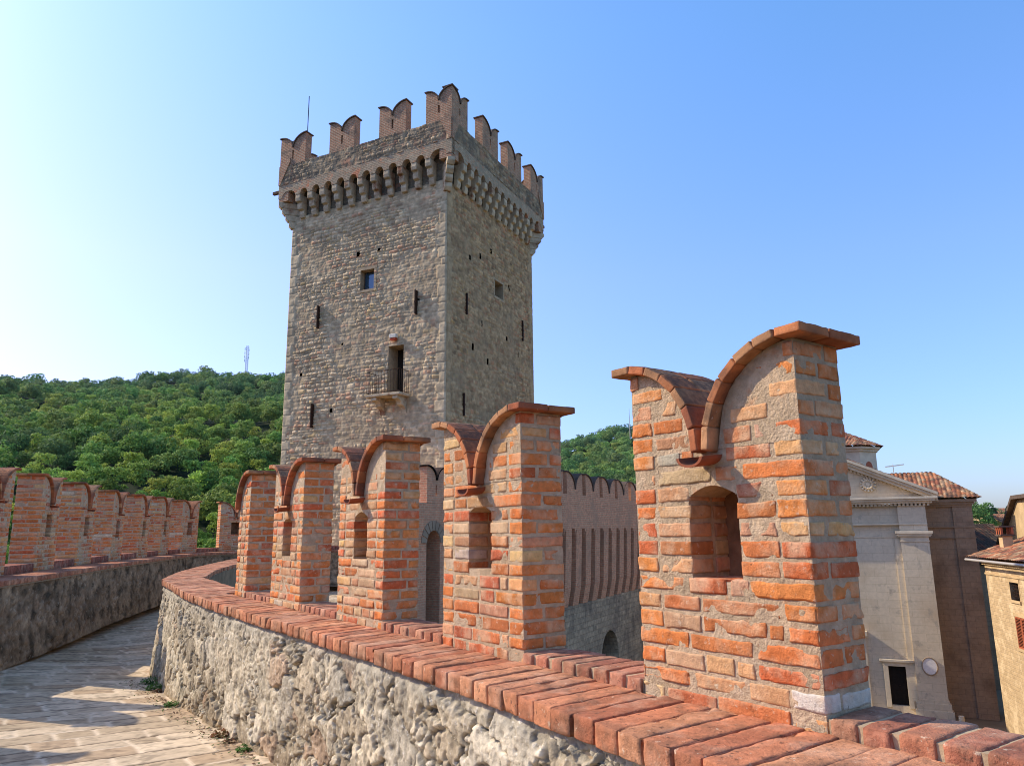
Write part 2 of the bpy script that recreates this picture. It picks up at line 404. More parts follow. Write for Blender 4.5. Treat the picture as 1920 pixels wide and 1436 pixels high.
# ------------------------------------------------------------------ swallow-tailed merlons built brick by brick
def merlon(name, label, loc, rz, W=.83, T=.28, H=1.245, ch=.0715, step=.014, seed=1, group=None, hole=True, pale=None, half=False, shade=1.):
    """local axes: +x along the wall (away from the viewer), +y = back (outer side), front face at y=0; z up"""
    rnd = random.Random(seed)
    t = thing(name, label, 'merlon', loc, rz, group)
    th = .039; Rb = W/2-.048
    hu0, hu1, hz0, hz1 = (.365*W, .64*W, .357*H, .60*H)
    zc = H-Rb
    def arcw(z):  # width of a lobe at height z
        if z <= zc: return W/2
        return math.sqrt(max(0, Rb*Rb-(z-zc)**2))
    def arcz(u): return zc+math.sqrt(max(0, Rb*Rb-u*u))
    B = Bricks(step); m = .0125*(ch/.07)
    nc = int(round(H/ch)); ch = H/nc
    k = 0
    def br(x0, x1, y0, y1, z0, z1, side=False):
        nonlocal k
        if x1-x0 < .025: return
        k += 1
        c = brickcol(rnd, .95 if side and x1 > W*.5 else (.3 if side else 0.))
        if side: c = (min(.74, c[0]*1.22), c[1]*1.16, c[2]*.98)  # end bricks brightened to stand for bounced light on the shaded sides
        ro = rnd.random()
        rough = .002 if ro < .5 else .0036
        chip = .0015 if ro < .35 else (.005 if ro < .8 else .012)
        if step > .016: chip *= .8
        j = lambda q=.003: rnd.uniform(-q, q)
        zj = j(.002); x0 += j(.0035) if x0 > .01 else j(.002); x1 += j(.0035) if x1 < W-.01 else j(.002)
        y0 += j(.003); y1 += j(.003)
        c = tuple(q*shade for q in c)
        if pale and z0 < pale[1] < z1 and x0 < pale[0] < x1: c = (.70, .67, .64); chip = .002
        B.add(((x0+x1)/2, (y0+y1)/2, (z0+z1)/2+zj), ((x1-x0)/2, (y1-y0)/2, (z1-z0)/2+rnd.uniform(-.003, .002)), c, rough, rnd.uniform(.003, .005), seed*100+k, None, chip)
    for i in range(nc):
        z0 = i*ch+m/2; z1 = (i+1)*ch-m/2
        zt = (i+1)*ch
        # free spans of this course
        if zt > zc+.01:
            w = arcw(min(zt, H-.004))-.018-rnd.uniform(0, .022)
            if w < .05: w = max(w, .05)
            spans = [(0, w, True, False), (W-w, W, False, True)]
        elif hole and zt > hz0+.02 and i*ch < hz1-.02:
            spans = [(0, hu0, True, False), (hu1, W, False, True)]
            rev = True
        else: spans = [(0, W, True, True)]
        if half: spans = [(max(a, W/2+.02), b, True, er) for (a, b, el, er) in spans if b > W/2+.05]
        for (a, b, el, er) in spans:
            x = a; xe = b
            # end bricks at the free ends
            for end, fl in (('l', el), ('r', er)):
                if not fl: continue
                ew = rnd.choice([.125, .125, .26]) if (xe-x) > .40 else min(xe-x, .118 if xe-x > .24 else xe-x)
                ew = min(ew, xe-x)
                ex0, ex1 = (x, x+ew) if end == 'l' else (xe-ew, xe)
                if i % 2 == 0: cuts = [0, T] if rnd.random() < .4 else [0, T*.68, T]
                else: cuts = [0, T*.5, T] if rnd.random() < .7 else [0, T*.36, T]
                for q in range(len(cuts)-1):
                    br(ex0, ex1, cuts[q]+(m/2 if q else 0), cuts[q+1]-(m/2 if q < len(cuts)-2 else 0), z0, z1, True)
                if end == 'l': x = ex1+m
                else: xe = ex0-m
            for (ya, yb) in ((0, T*.5-m/2), (T*.5+m/2, T)):
                xx = x
                while xx < xe-.02:
                    L = rnd.choice([.28, .27, .29, .24, .13, .19])
                    if xe-(xx+L) < .07: L = xe-xx
                    br(xx, min(xe, xx+L), ya, yb, z0, z1)
                    xx += L+m
        if hole and len(spans) == 2 and zt <= zc+.01 and i*ch < hz1 < zt+.01: pass
    B.build('brickwork', M['brick'], t, True)
    # lime mortar core, a few mm behind the brick faces, with plaster under the arcs
    ins = .0045
    G = []
    core = MB()
    def cb(x0, x1, z0, z1): core.box(x0, x1, ins, T-ins, z0, z1)
    if hole:
        cb(ins, W-ins, 0, hz0); cb(ins, hu0-.006, hz0, hz1); cb(hu1+.006, W-ins, hz0, hz1)
        # arched head of the loophole
        n = 8; ha = .10*(W/.83)*.35
        pts = [(hu0+.004, hz1)]+[(hu0+.004+(hu1-hu0-.008)*q/n, hz1+ha*math.sin(math.pi*q/n)) for q in range(1, n)]+[(hu1-.004, hz1)]
        top = hz1+.05
        for (p, q) in zip(pts[:-1], pts[1:]):
            core.prism([(p[0], ins, p[1]), (q[0], ins, q[1]), (q[0], ins, top), (p[0], ins, top)], (0, T-2*ins, 0))
        cb(ins, hu0+.004, hz1-.004, top); cb(hu1-.004, W-ins, hz1-.004, top)
        nb = MB(); nb.box(hu0-.01, hu1+.01, T*.80, T*.86, hz0-.01, top-.012); o_ = nb.build('niche_back', M['niche']); o_.parent = t
    else: top = 0
    if half: core.v = []; core.f = []; cb(W/2+.02+ins, W-ins, 0, zc)
    else: cb(ins, W-ins, top, zc)
    n = 10
    for sgn in (0, 1):
        if half and not sgn: continue
        pts = [(ins, zc)]+[(u, arcz(u)) for u in np.linspace(ins, Rb, n+1)]
        if sgn: pts = [(W-a, b) for a, b in pts]
        core.prism([(a, ins-.003, b) for a, b in pts], (0, T-2*ins+.006, 0))
    V = core.v; me = bpy.data.meshes.new('mortar'); me.from_pydata(V, [], core.f)
    import bmesh
    bm = bmesh.new(); bm.from_mesh(me)
    for cut in range(5):
        es = [e for e in bm.edges if e.calc_length() > (.035 if step < .016 else .07)]
        if not es: break
        bmesh.ops.subdivide_edges(bm, edges=es, cuts=1, use_grid_fill=True)
    bmesh.ops.triangulate(bm, faces=[f for f in bm.faces if len(f.verts) > 4])
    bm.to_mesh(me); bm.free()
    co = np.zeros(len(me.vertices)*3); me.vertices.foreach_get('co', co); co = co.reshape(-1, 3)
    nn = fbm(co[:, 0]*22+seed, co[:, 1]*22, co[:, 2]*22, 3, 3)-.5
    co[:, 1] += nn*.007*np.sign(T/2-co[:, 1])*-1
    inr = (co[:, 0] < W*.1) | (co[:, 0] > W*.9)
    co[:, 0] += np.where(inr, nn*.006, 0)
    me.vertices.foreach_set('co', co.ravel().astype(np.float32))
    cn = fbm(co[:, 0]*6+seed, co[:, 1]*6, co[:, 2]*6, 3, 8)[:, None]
    cc = lerp(A(.60, .45, .31), A(.70, .59, .46), cn)*shade
    at = me.color_attributes.new('Col', 'FLOAT_COLOR', 'POINT'); c4 = np.ones((len(co), 4)); c4[:, :3] = cc; at.data.foreach_set('color', c4.ravel().astype(np.float32))
    me.update()
    link('mortar', me, M['mortar'], t)
    # cap of tiles following the two arcs, oversailing all round
    C = Bricks(step*1.1); ov = .055; k2 = 0
    def tile(cx, cz, L, ang):
        nonlocal k2
        fr = [(math.cos(ang), 0, math.sin(ang)), (0, 1, 0), (-math.sin(ang), 0, math.cos(ang))]
        D = T+2*ov; split = rnd.uniform(.42, .58)
        for (ya, yb) in ((0, D*split-.003), (D*split+.003, D)):
            k2 += 1
            cc = rnd.choice([(.58, .21, .10), (.64, .26, .12), (.50, .17, .09), (.60, .33, .18)]); kk = rnd.uniform(.75, 1.05)*shade
            C.add((cx, -ov+(ya+yb)/2, cz), (L/2-.002, (yb-ya)/2, th/2), tuple(q*kk for q in cc), .0016, .006, seed*200+k2, fr, .002)
    ns = 6
    for sgn in ((-1,) if half else (1, -1)):
        X = (lambda u: u) if sgn == 1 else (lambda u: W-u)
        rm = Rb+th/2
        a0 = math.asin(.045/rm)
        tile(X(-.012), H+th/2, .115, 0)
        aa = np.linspace(a0, math.pi/2+.02, ns+1)
        for q in range(ns):
            am = (aa[q]+aa[q+1])/2; L = rm*(aa[q+1]-aa[q])+.006
            tile(X(rm*math.sin(am)), zc+rm*math.cos(am), L, -sgn*am)
    # mortar bed that fills the valley
    C.build('cap', M['cap'], t, True)
    # half-pipe spout tile under the valley
    if half: return t
    r = .062; L = .20; nA = 10
    P = []; F = []
    for e, y in enumerate((-.115, L-.115)):
        for rr in (r, r-.013):
            for q in range(nA+1):
                a = math.pi*(1+q/nA)*1.0
                P.append((W/2+rr*math.cos(a)*1.05, y, zc-.055+rr*.62*math.sin(a)+.03+(.012 if e else -.010)))
    n1 = nA+1
    for q in range(nA):
        F += [(q, q+1, 2*n1+q+1, 2*n1+q), (n1+q+1, n1+q, 3*n1+q, 3*n1+q+1), (q+1, q, n1+q, n1+q+1), (2*n1+q, 2*n1+q+1, 3*n1+q+1, 3*n1+q)]
    F += [(0, 2*n1, 3*n1, n1), (nA, n1+nA, 3*n1+nA, 2*n1+nA)]
    me = mesh_np('spout_tile', P, F, np.tile(A(.40, .13, .07)*shade, (len(P), 1)), None, False)
    link('spout_tile', me, M['cap'], t)
    return t
def copy_thing(root, loc, rz, label):
    r = root.copy(); COL.objects.link(r); r.location = loc; r.rotation_euler = (0, 0, rz); r['label'] = label
    for ch in list(root.children):
        c = ch.copy(); COL.objects.link(c); c.parent = r
    return r
# ------------------------------------------------------------------ camera-side rampart: walkway, two parapets
D = A(-.57727, .81655, 0); NN = A(-.81655, -.57727, 0); P1 = A(1.0105, 2.5405, 0); ZC = -.606; ZK = ZC-.055
def rowp(s, n, z=0.): q = P1+D*s+NN*n; return A(q[0], q[1], z)
def path_z(x, y):
    # the walkway dips gently towards the bend
    s = (x-P1[0])*D[0]+(y-P1[1])*D[1]; n = (x-P1[0])*NN[0]+(y-P1[1])*NN[1]
    return -1.68-.34*np.clip((s-4.5)/6.5, 0, 1)*np.clip((3.6-n)/3.3, 0, 1)
def smooth_line(pts, step):
    """Catmull-Rom through 2-D points, resampled"""
    P = np.array(pts, float); P = np.vstack([2*P[0]-P[1], P, 2*P[-1]-P[-2]]); out = []
    for i in range(1, len(P)-2):
        p0, p1, p2, p3 = P[i-1:i+3]
        for t in np.linspace(0, 1, 24, endpoint=False):
            out.append(.5*((2*p1)+(-p0+p2)*t+(2*p0-5*p1+4*p2-p3)*t*t+(-p0+3*p1-3*p2+p3)*t**3))
    out.append(P[-2]); out = np.array(out)
    L = np.r_[0, np.cumsum(np.linalg.norm(np.diff(out, axis=0), axis=1))]
    n = max(2, int(L[-1]/step)); s = np.linspace(0, L[-1], n+1)
    return np.stack([np.interp(s, L, out[:, 0]), np.interp(s, L, out[:, 1])], 1), s
def walk_along(line, s):
    """function: arc length -> point and left-hand normal"""
    tg = np.gradient(line, s, axis=0); tg /= np.linalg.norm(tg, axis=1, keepdims=True)
    def f(u):
        x = np.interp(u, s, line[:, 0]); y = np.interp(u, s, line[:, 1])
        tx = np.interp(u, s, tg[:, 0]); ty = np.interp(u, s, tg[:, 1]); l = np.hypot(tx, ty)
        return x, y, tx/l, ty/l
    return f
def rubble_col(ci, cj, s, e):
    z0 = np.zeros_like(ci); a = _h(ci, cj, z0, s+21)[:, None]; b = _h(ci, cj, z0, s+22)[:, None]; k = .72+.5*_h(ci, cj, z0, s+23)[:, None]
    c = lerp(A(.44, .385, .31), A(.60, .56, .48), a)
    c = np.where(b > .94, A(.50, .39, .31), c); c = np.where(b < .18, A(.64, .61, .55), c)
    return c*k
def rubble(u, v, s=0, sx=.24, sy=.17, depth=.035):
    wx = fbm(u*5, v*5, None, 3, s+40)-.5; wy = fbm(u*5+9, v*5, None, 3, s+41)-.5
    w2x = fbm(u*16, v*16, None, 3, s+42)-.5; w2y = fbm(u*16+9, v*16, None, 3, s+43)-.5
    x = u/sx+wx*1.1+w2x*.45; y = v/sy+wy*1.1+w2y*.5
    f1, f2, ci, cj, dx, dy = voro(x, y, s)
    e = f2-f1
    # a second, smaller family of stones fills some of the cells
    g1, g2, gi, gj, _, _ = voro(x*2.3+5, y*2.1+3, s+50)
    use = (_h(ci, cj, np.zeros_like(ci), s+60) < .22)
    e = np.where(use, np.minimum(e, (g2-g1)*.8), e); ci2 = np.where(use, gi+999, ci); cj2 = np.where(use, gj, cj)
    z0 = np.zeros_like(ci2)
    top = .35+.65*_h(ci2, cj2, z0, s+70)
    tilt = (dx*(_h(ci2, cj2, z0, s+71)-.5)+dy*(_h(ci2, cj2, z0, s+72)-.5))*1.1
    h = sm(e, .015, .10+.12*top)*(top+tilt)
    fill = fbm(u*2.2, v*2.2, None, 3, s+80)          # lime render that buries some of the stones
    fl = sm(fill, .53, .66)
    n1 = fbm(u*14, v*14, None, 5, s+90, .6)-.5; n2 = fbm(u*60, v*60, None, 3, s+91)-.5
    ridg = 1-np.abs(fbm(u*9, v*7, None, 4, s+95, .6)*2-1)
    hh = lerp(h, .55+.8*(ridg-.5), fl*.75)
    n3 = fbm(u*30, v*26, None, 4, s+97, .6); pits = sm(n3, .56, .70)
    d = depth*hh+n1*.020+n2*.006-pits*.006
    c = rubble_col(ci2, cj2, s, e)
    mort = A(.48, .44, .36)*(1+.4*n1[:, None])
    c = lerp(mort, c, sm(e, .03, .12)[:, None])
    c = lerp(c, A(.62, .58, .50)*(1+.5*n1[:, None]), (fl*.7)[:, None])
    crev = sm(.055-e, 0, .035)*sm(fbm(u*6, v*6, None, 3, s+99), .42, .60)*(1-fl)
    d = d-crev*.018; c = c*(1-.72*crev[:, None])  # occlusion shade painted into the crevices, then into lower relief
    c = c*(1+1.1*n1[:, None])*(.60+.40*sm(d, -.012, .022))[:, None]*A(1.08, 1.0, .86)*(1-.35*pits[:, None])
    return d, c

# --- walkway paving
def path_fn(x, y):
    z = path_z(x, y)
    un = x*NN[0]+y*NN[1]; ud = x*D[0]+y*D[1]
    un = un+(fbm(x*2, y*2, None, 2, 5)-.5)*.08; ud = ud+(fbm(x*.5+9, y*.5, None, 2, 6)-.5)*.16+(fbm(x*7, y*7, None, 3, 16)-.5)*.035
    r, i, du, dv = coursed(un, ud, .33, .55, 4, .16, .30)
    zz = np.zeros_like(r)
    k = _h(r, i, zz, 1); k2 = _h(r, i, zz, 2)
    n1 = fbm(x*9, y*9, None, 5, 3, .6)-.5; n2 = fbm(x*45, y*45, None, 3, 4)-.5
    eu = sm(du, .014, .024); ev = sm(dv, .011, .021)
    h = eu*ev
    tilt = (k-.5)*.006
    d = .006*h+n1*.0025+n2*.002+tilt*.4
    st = lerp(A(.42, .36, .275), A(.64, .575, .475), k[:, None]); st = np.where((k2 > .82)[:, None], A(.45, .37, .28), st)
    st = st*(1+.45*n1[:, None]); st = st*(1-.35*sm(fbm(x*14, y*14, None, 4, 71, .6), .55, .7))[:, None]
    c = lerp(A(.66, .60, .505)[None, :]*np.ones((len(x), 1)), st, eu[:, None])
    pal = sm(fbm(x*2.3, y*2.3, None, 3, 93), .46, .56)[:, None]
    c = lerp(lerp(A(.13, .105, .08), A(.68, .63, .54), pal), c, ev[:, None])
    dirt = sm(fbm(x*.9, y*.9, None, 4, 61), .5, .72)[:, None]
    c = lerp(c, c*A(.72, .68, .6), dirt*.7)
    return np.stack([x, y, z+d-.01], 1), c
ys = [1.2]
while ys[-1] < 32: ys.append(ys[-1]+.004+.0026*ys[-1])
path = grid('path', np.arange(-11.6, 2.0, .022), np.array(ys), path_fn, M['slab'], mask=lambda x, y: (((x-P1[0])*NN[0]+(y-P1[1])*NN[1] > -.1) | (y > 11)) & (x > -9.6-(y-15)*.16) & (x < -3.4+.0*y+np.where(y < 11, 20, 0)))
tag(path, kind='structure')

# --- right-hand parapet (sunlit)
para = thing('parapet_wall', 'low sunlit rubble wall topped with red bricks on edge, carrying the near row of merlons', 'wall', tuple(rowp(3, .5, -1.7)))
fe = [rowp(s, n)[:2] for s, n in ((-3.2, .56), (-1.5, .545), (-.3, .515), (.6, .462), (1.3, .425), (2.4, .395), (3.6, .38), (5.0, .385), (6.2, .385), (7.4, .355), (8.6, .27), (9.8, .15))]
fe += [A(-5.24, 11.25), A(-5.37, 11.5), A(-5.66, 12.3), A(-6.25, 14.2), A(-7.05, 17.6), A(-7.54, 20.3), A(-7.6, 23.)]
be = [rowp(s, n)[:2] for s, n in ((-3.2, -.28), (-1.5, -.28), (-.3, -.28), (.6, -.28), (1.3, -.28), (2.4, -.28), (3.6, -.28), (5.0, -.28), (6.2, -.28), (7.4, -.27), (8.6, -.32), (9.8, -.42))]
be += [A(-4.74, 11.5), A(-4.77, 11.58), A(-5.02, 12.4), A(-5.60, 14.3), A(-6.3, 17.6), A(-6.9, 20.3), A(-6.95, 23.)]
fl, fs = smooth_line(fe, .01); F_ = walk_along(fl, fs)
bl_, bs_ = smooth_line(be, .01); Bf = walk_along(bl_, bs_)
LT = fs[-1]
def coping_top(u): return ZK-.012+0*u
def rub_fn(u, v):
    x, y, tx, ty = F_(u); nx, ny = -ty, tx      # left-hand normal points to the walkway
    zb = path_z(x, y)-.12; zt = coping_top(u)-.072
    t = v; z = zb+(zt-zb)*t
    d, c = rubble(u, z, 3, .34, .22, .034)
    d = d*sm(1-t, 0, .06)+.0
    off = d-.045+.10*(1-t)**1.5*sm(u, 9, 13)+.02*(1-t)
    band = sm(t, .86, .97)
    c = lerp(c, A(.44, .40, .32)*(.8+.5*fbm(u*20, z*20, None, 3, 44)[:, None]), (band*.75)[:, None])
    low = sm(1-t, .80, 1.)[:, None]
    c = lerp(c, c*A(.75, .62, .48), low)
    return np.stack([x+nx*off, y+ny*off, z], 1), c
us = [1.2]
while us[-1] < LT-.05: us.append(us[-1]+(.0075 if us[-1] < 7 else .014 if us[-1] < 14 else .05))
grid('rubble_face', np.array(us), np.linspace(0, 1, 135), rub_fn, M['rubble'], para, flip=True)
# core and outer face of the wall
def back_fn(u, v):
    x, y, tx, ty = Bf(u); z = -12+(ZC-.12+12)*v
    r, i, du, dv = coursed(u, z, .16, .34, 8); n = fbm(u*4, z*4, None, 4, 8)-.5
    d = .02*sm(np.minimum(du, dv), .0, .03)+n*.04
    k = _h(r, i, np.zeros_like(r), 4)[:, None]
    return np.stack([x+ty*d, y-tx*d, z], 1), lerp(A(.17, .15, .12), A(.26, .22, .17), k)*(1+n[:, None])
grid('outer_face', np.arange(0, bs_[-1], .12), np.linspace(0, 1, 140), back_fn, M['tower'], para)
# bricks on edge: coping (front strip) and sills (raised strip under the openings)
rb = random.Random(21)
CB = Bricks(.03)
u = .9; k = 0
MR = [(0.0), 1.675, 3.34, 5.02, 6.69]     # near ends of the five merlons, measured along the row
while u < LT-.1:
    w = rb.uniform(.112, .13); g = rb.uniform(.004, .008)
    x, y, tx, ty = [float(q) for q in F_(np.array([u+w/2]))]
    # matching point on the back edge
    dd = np.hypot(bl_[:, 0]-x, bl_[:, 1]-y)
    j = int(np.argmin(np.abs((bl_[:, 0]-x)*tx+(bl_[:, 1]-y)*ty)+np.where(dd > 1.3, 9, 0)))
    bx, by = bl_[j]
    L = math.hypot(bx-x, by-y); ey = A(bx-x, by-y, 0)/L
    s_here = (x-P1[0])*D[0]+(y-P1[1])*D[1]
    straight = s_here < 7.45 and y < 10.5
    Lb = L-.285 if straight else L
    ex = A(ey[1], -ey[0], 0); ez = A(0, 0, 1)
    c = rb.choice([(.60, .27, .155), (.56, .235, .135), (.64, .32, .19), (.58, .29, .18), (.47, .185, .11)]); kk = rb.uniform(.82, 1.12)
    slope = -.03
    zt = coping_top(0)+rb.uniform(-.003, .003)
    fr = [ex, A(*(ey*math.cos(slope)))+A(0, 0, -math.sin(slope)), ez]
    h = (w/2, Lb/2, .043)
    yo = rb.uniform(-.006, .006)
    CB.step = .02 if u < 5 else (.03 if u < 9 else .05)
    cen = A(x, y, zt-.043)+ey*(Lb/2+yo)+A(0, 0, .012)
    if straight: CB.add(cen, h, tuple(q*kk for q in c), .0018, .005, k, fr, .003 if k % 3 else .007)
    else:
        CB.add(cen, h, tuple(q*kk for q in c), .0018, .005, k, fr, .003)
    u += w+g; k += 1
CB.build('coping', M['coping'], para)
bed = MB()
n = 60
uu = np.linspace(.9, LT-.1, 160)
for a, b in zip(uu[:-1], uu[1:]):
    q = []
    for w_ in (a, b):
        x, y, tx, ty = [float(t) for t in F_(np.array([w_]))]
        dd = np.hypot(bl_[:, 0]-x, bl_[:, 1]-y)
        j = int(np.argmin(np.abs((bl_[:, 0]-x)*tx+(bl_[:, 1]-y)*ty)+np.where(dd > 1.3, 9, 0)))
        q.append((A(x+ty*.05, y-tx*.05, 0), A(bl_[j][0], bl_[j][1], 0)))
    z0, z1 = ZK-.16, ZK-.06
    (f0, b0), (f1, b1) = q
    bed.add([f0+A(0, 0, z0), f1+A(0, 0, z0), b1+A(0, 0, z0), b0+A(0, 0, z0), f0+A(0, 0, z1), f1+A(0, 0, z1), b1+A(0, 0, z1), b0+A(0, 0, z1)],
            [(3, 2, 1, 0), (4, 5, 6, 7), (0, 1, 5, 4), (2, 3, 7, 6)])
bed.build('mortar_bed', M['framestone'], para)
ml = [-3.4+0.0]+MR
segs = [(-3.1, -.0)]+[(MR[i]+.83, MR[i+1]) for i in range(4)]
for i, (a, b) in enumerate(segs):
    S = Bricks(.022 if i < 2 else .035); s_ = a+.004; kk = 0
    while s_ < b-.03:
        w = rb.uniform(.088, .112); w = min(w, b-.004-s_)
        c = rb.choice([(.50, .22, .14), (.54, .25, .17), (.44, .18, .12), (.57, .30, .20)]); q = rb.uniform(.8, 1.1)
        cen = rowp(s_+w/2, -.14+rb.uniform(-.008, .008), ZC-.055+rb.uniform(-.003, .003))
        S.add(cen, (w/2, .145, .055), tuple(t*q for t in c), .003, .007, 700+i*50+kk, [-D, -NN, A(0, 0, 1)], .004)
        s_ += w+rb.uniform(.010, .018); kk += 1
    S.build('sill', M['coping'], para)
    mb = MB(); mb.obox(rowp(a+.002, -.006, ZK-.1), D*(b-a-.004), -NN*.265, (0, 0, .148)); mb.build('sill_mortar', M['framestone'], para)

RZ = math.atan2(-D[1], -D[0])
labs = ['largest nearest brick swallowtail merlon, with a whitish block low on its sunlit corner',
        'second nearest sunlit brick swallowtail merlon, left of the machicolated wall',
        'middle brick merlon of the sunlit row, just left of the dark arched doorway',
        'sunlit brick merlon between the middle one and the farthest one of its row',
        'half-width brick merlon with a single arc, farthest of the sunlit row']
for i, s_ in enumerate(MR):
    merlon('merlon', labs[i], tuple(rowp(s_+.83, 0, ZK-.02)), RZ, seed=11+i, step=[.011, .014, .018, .022, .024][i], pale=(.74, .10) if i == 0 else None, hole=i != 4, half=i == 4, H=[1.35, 1.315, 1.325, 1.31, 1.315][i],
           group='brick merlons on the sunlit parapet')

# --- left-hand parapet (in its own shade)
LP = [(-3.6, -1.2), (-5.3, 2.2), (-6.55, 5.2), (-7.35, 8.2), (-7.9, 10.9), (-8.45, 13.2), (-9.08, 15.5), (-9.6, 17.75), (-10.08, 20.), (-10.55, 22.2), (-10.78, 24.0), (-10.5, 25.6), (-9.2, 26.6), (-7.2, 26.9), (-5.4, 27.2), (-3.6, 28.2)]
ll, ls = smooth_line(LP, .02); Lf = walk_along(ll, ls)
ZL = -.62
lwall = thing('parapet_wall', 'long shaded rubble wall curving along the left of the walkway under the far brick merlons', 'wall', (-8.6, 13.2, -1.7))
def lrub(u, v):
    x, y, tx, ty = Lf(u)       # travelling away; right-hand side = walkway
    nx, ny = ty, -tx
    zb = -1.85; zt = ZL-.06; z = zb+(zt-zb)*v
    d, c = rubble(u, z, 13, .20, .13, .03)
    off = .56+d-.03+.10*(1-v)**2
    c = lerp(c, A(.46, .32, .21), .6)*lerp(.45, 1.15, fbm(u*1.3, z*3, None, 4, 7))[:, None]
    return np.stack([x+nx*off, y+ny*off, z], 1), c
ua = np.arange(.5, ls[-1]-.2, .035)
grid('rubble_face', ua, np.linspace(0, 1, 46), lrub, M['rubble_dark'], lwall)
def strip(name, o0, o1, z0, z1, mat, step, parent, u0=.5, u1=None, f=None, S=None, cols=None):
    """curved beam between offsets o0..o1 (towards the walkway positive)"""
    u = np.arange(u0, u1 or ls[-1]-.2, step)
    x, y, tx, ty = Lf(u); nx, ny = ty, -tx
    prof = [(o0, z0), (o1, z0), (o1, z1), (o0, z1)]
    V = np.concatenate([np.stack([x+nx*o, y+ny*o, np.full_like(x, z)], 1) for o, z in prof]); n = len(u)
    F = []
    for a in range(4):
        b = (a+1) % 4
        i = np.arange(n-1); F.append(np.stack([a*n+i, b*n+i, b*n+i+1, a*n+i+1], 1))
    F = np.concatenate(F); cc = np.tile(A(.36, .31, .25), (len(V), 1))
    return link(name, mesh_np(name, V-base_of(parent), F, cc), mat, parent)
strip('mortar_bed', -.4, .58, ZL-.10, ZL-.03, M['mortar'], .1, lwall)
Cb = Bricks(.05); u = .6; k = 0
while u < ls[-1]-.4:
    w = rb.uniform(.115, .135)
    x, y, tx, ty = [float(q) for q in Lf(np.array([u+w/2]))]; nn_ = A(ty, -tx, 0); tt = A(tx, ty, 0)
    c = rb.choice([(.50, .21, .13), (.55, .25, .15), (.42, .17, .11), (.58, .29, .19)]); q = rb.uniform(.8, 1.1)
    Cb.add(A(x, y, ZL-.035)+nn_*.30, (w/2, .31, .042), tuple(t*q for t in c), .002, .008, 2000+k, [tt, -nn_, A(0, 0, 1)], .003)
    u += w+.006; k += 1
Cb.build('coping', M['coping'], lwall)
# outer face, dropping to the fields
def lout(u, v):
    x, y, tx, ty = Lf(u); z = -14+(ZL-.05+14)*v
    n = fbm(u*2, z*2, None, 4, 17)-.5; off = -.46-.04*n-.1*(1-v)
    return np.stack([x+ty*off, y-tx*off, z], 1), A(.33, .28, .22)*(1+n[:, None])
grid('outer_face', np.arange(.5, ls[-1]-.2, .3), np.linspace(0, 1, 30), lout, M['tower'], lwall, flip=True)
WL, TL, HL = 1.07, .42, 1.68
# stations of the merlons' near front corners
def station(px, py): return float(ls[np.argmin(np.hypot(ll[:, 0]-px, ll[:, 1]-py))])
st = [station(-8.45, 13.2)+q for q in (-9.2, -6.9, -4.6, -2.3, 0)]+[station(*p) for p in ((-9.08, 15.5), (-9.6, 17.75), (-10.08, 20.), (-10.55, 22.2))]
st += [station(-10.8, 24.15), station(-10.25, 25.95), station(-8.4, 26.75), station(-6.2, 27.0)]
llab = {3: 'brick merlon cut by the left picture edge on the shaded parapet',
        4: 'shaded brick merlon, first whole one from the left, beside the widest green slit',
        5: 'shaded brick merlon with grey upper courses, second whole one from the left',
        6: 'shaded brick merlon with a pale patch, third whole one from the left',
        7: 'shaded brick merlon, fourth whole one from the left on the curving parapet',
        8: 'narrow-looking shaded brick merlon, fifth whole one from the left',
        9: 'shaded brick merlon with full swallowtail front, just left of the wide green gap',
        10: 'shaded brick merlon at the bend, right of the wide green gap',
        11: 'far shaded brick merlon mostly hidden behind the farthest sunlit merlon',
        12: 'far dark brick merlon glimpsed between two sunlit merlons',
        0: 'brick merlon of the shaded parapet beside the viewer, outside the picture', 1: 'brick merlon of the shaded parapet left of the viewer, outside the picture', 2: 'brick merlon of the shaded parapet just outside the left edge of the picture'}
vis = None; variants = []
for i, u in enumerate(st):
    x, y, tx, ty = [float(q) for q in Lf(np.array([u+WL/2]))]
    ang = math.atan2(ty, tx); org = (x-tx*WL/2, y-ty*WL/2, ZL)
    if len(variants) < 3 and i >= 3:
        variants.append(merlon('merlon', llab[i], org, ang, WL, TL, HL, .078, .034, 31+i, 'brick merlons on the shaded parapet', shade=1.05)); continue
    if i < 3: continue
    copy_thing(variants[i % 3], (org[0], org[1], ZL-rb.uniform(0, .05)), ang+rb.uniform(-.025, .025), llab[i]).scale = (1, 1, rb.uniform(.985, 1.02))
for i in (0, 1, 2):
    u = st[i]; x, y, tx, ty = [float(q) for q in Lf(np.array([u+WL/2]))]
    copy_thing(variants[i], (x-tx*WL/2, y-ty*WL/2, ZL), math.atan2(ty, tx), llab[i])
# raised sills between them
for a, b in zip(st[:-1], st[1:]):
    if b-a-WL < .2: continue
    S = Bricks(.06); u = a+WL+.005
    while u < b-.05:
        w = min(.12, b-.005-u)
        x, y, tx, ty = [float(q) for q in Lf(np.array([u+w/2]))]; nn_ = A(ty, -tx, 0); tt = A(tx, ty, 0)
        c = rb.choice([(.36, .13, .09), (.42, .17, .12), (.30, .12, .09)])
        S.add(A(x, y, ZL+.07)-nn_*.225, (w/2, .222, .075), c, .002, .008, 3000+k, [tt, -nn_, A(0, 0, 1)], .003); u += w+.01; k += 1
    S.build('sill', M['coping'], lwall)
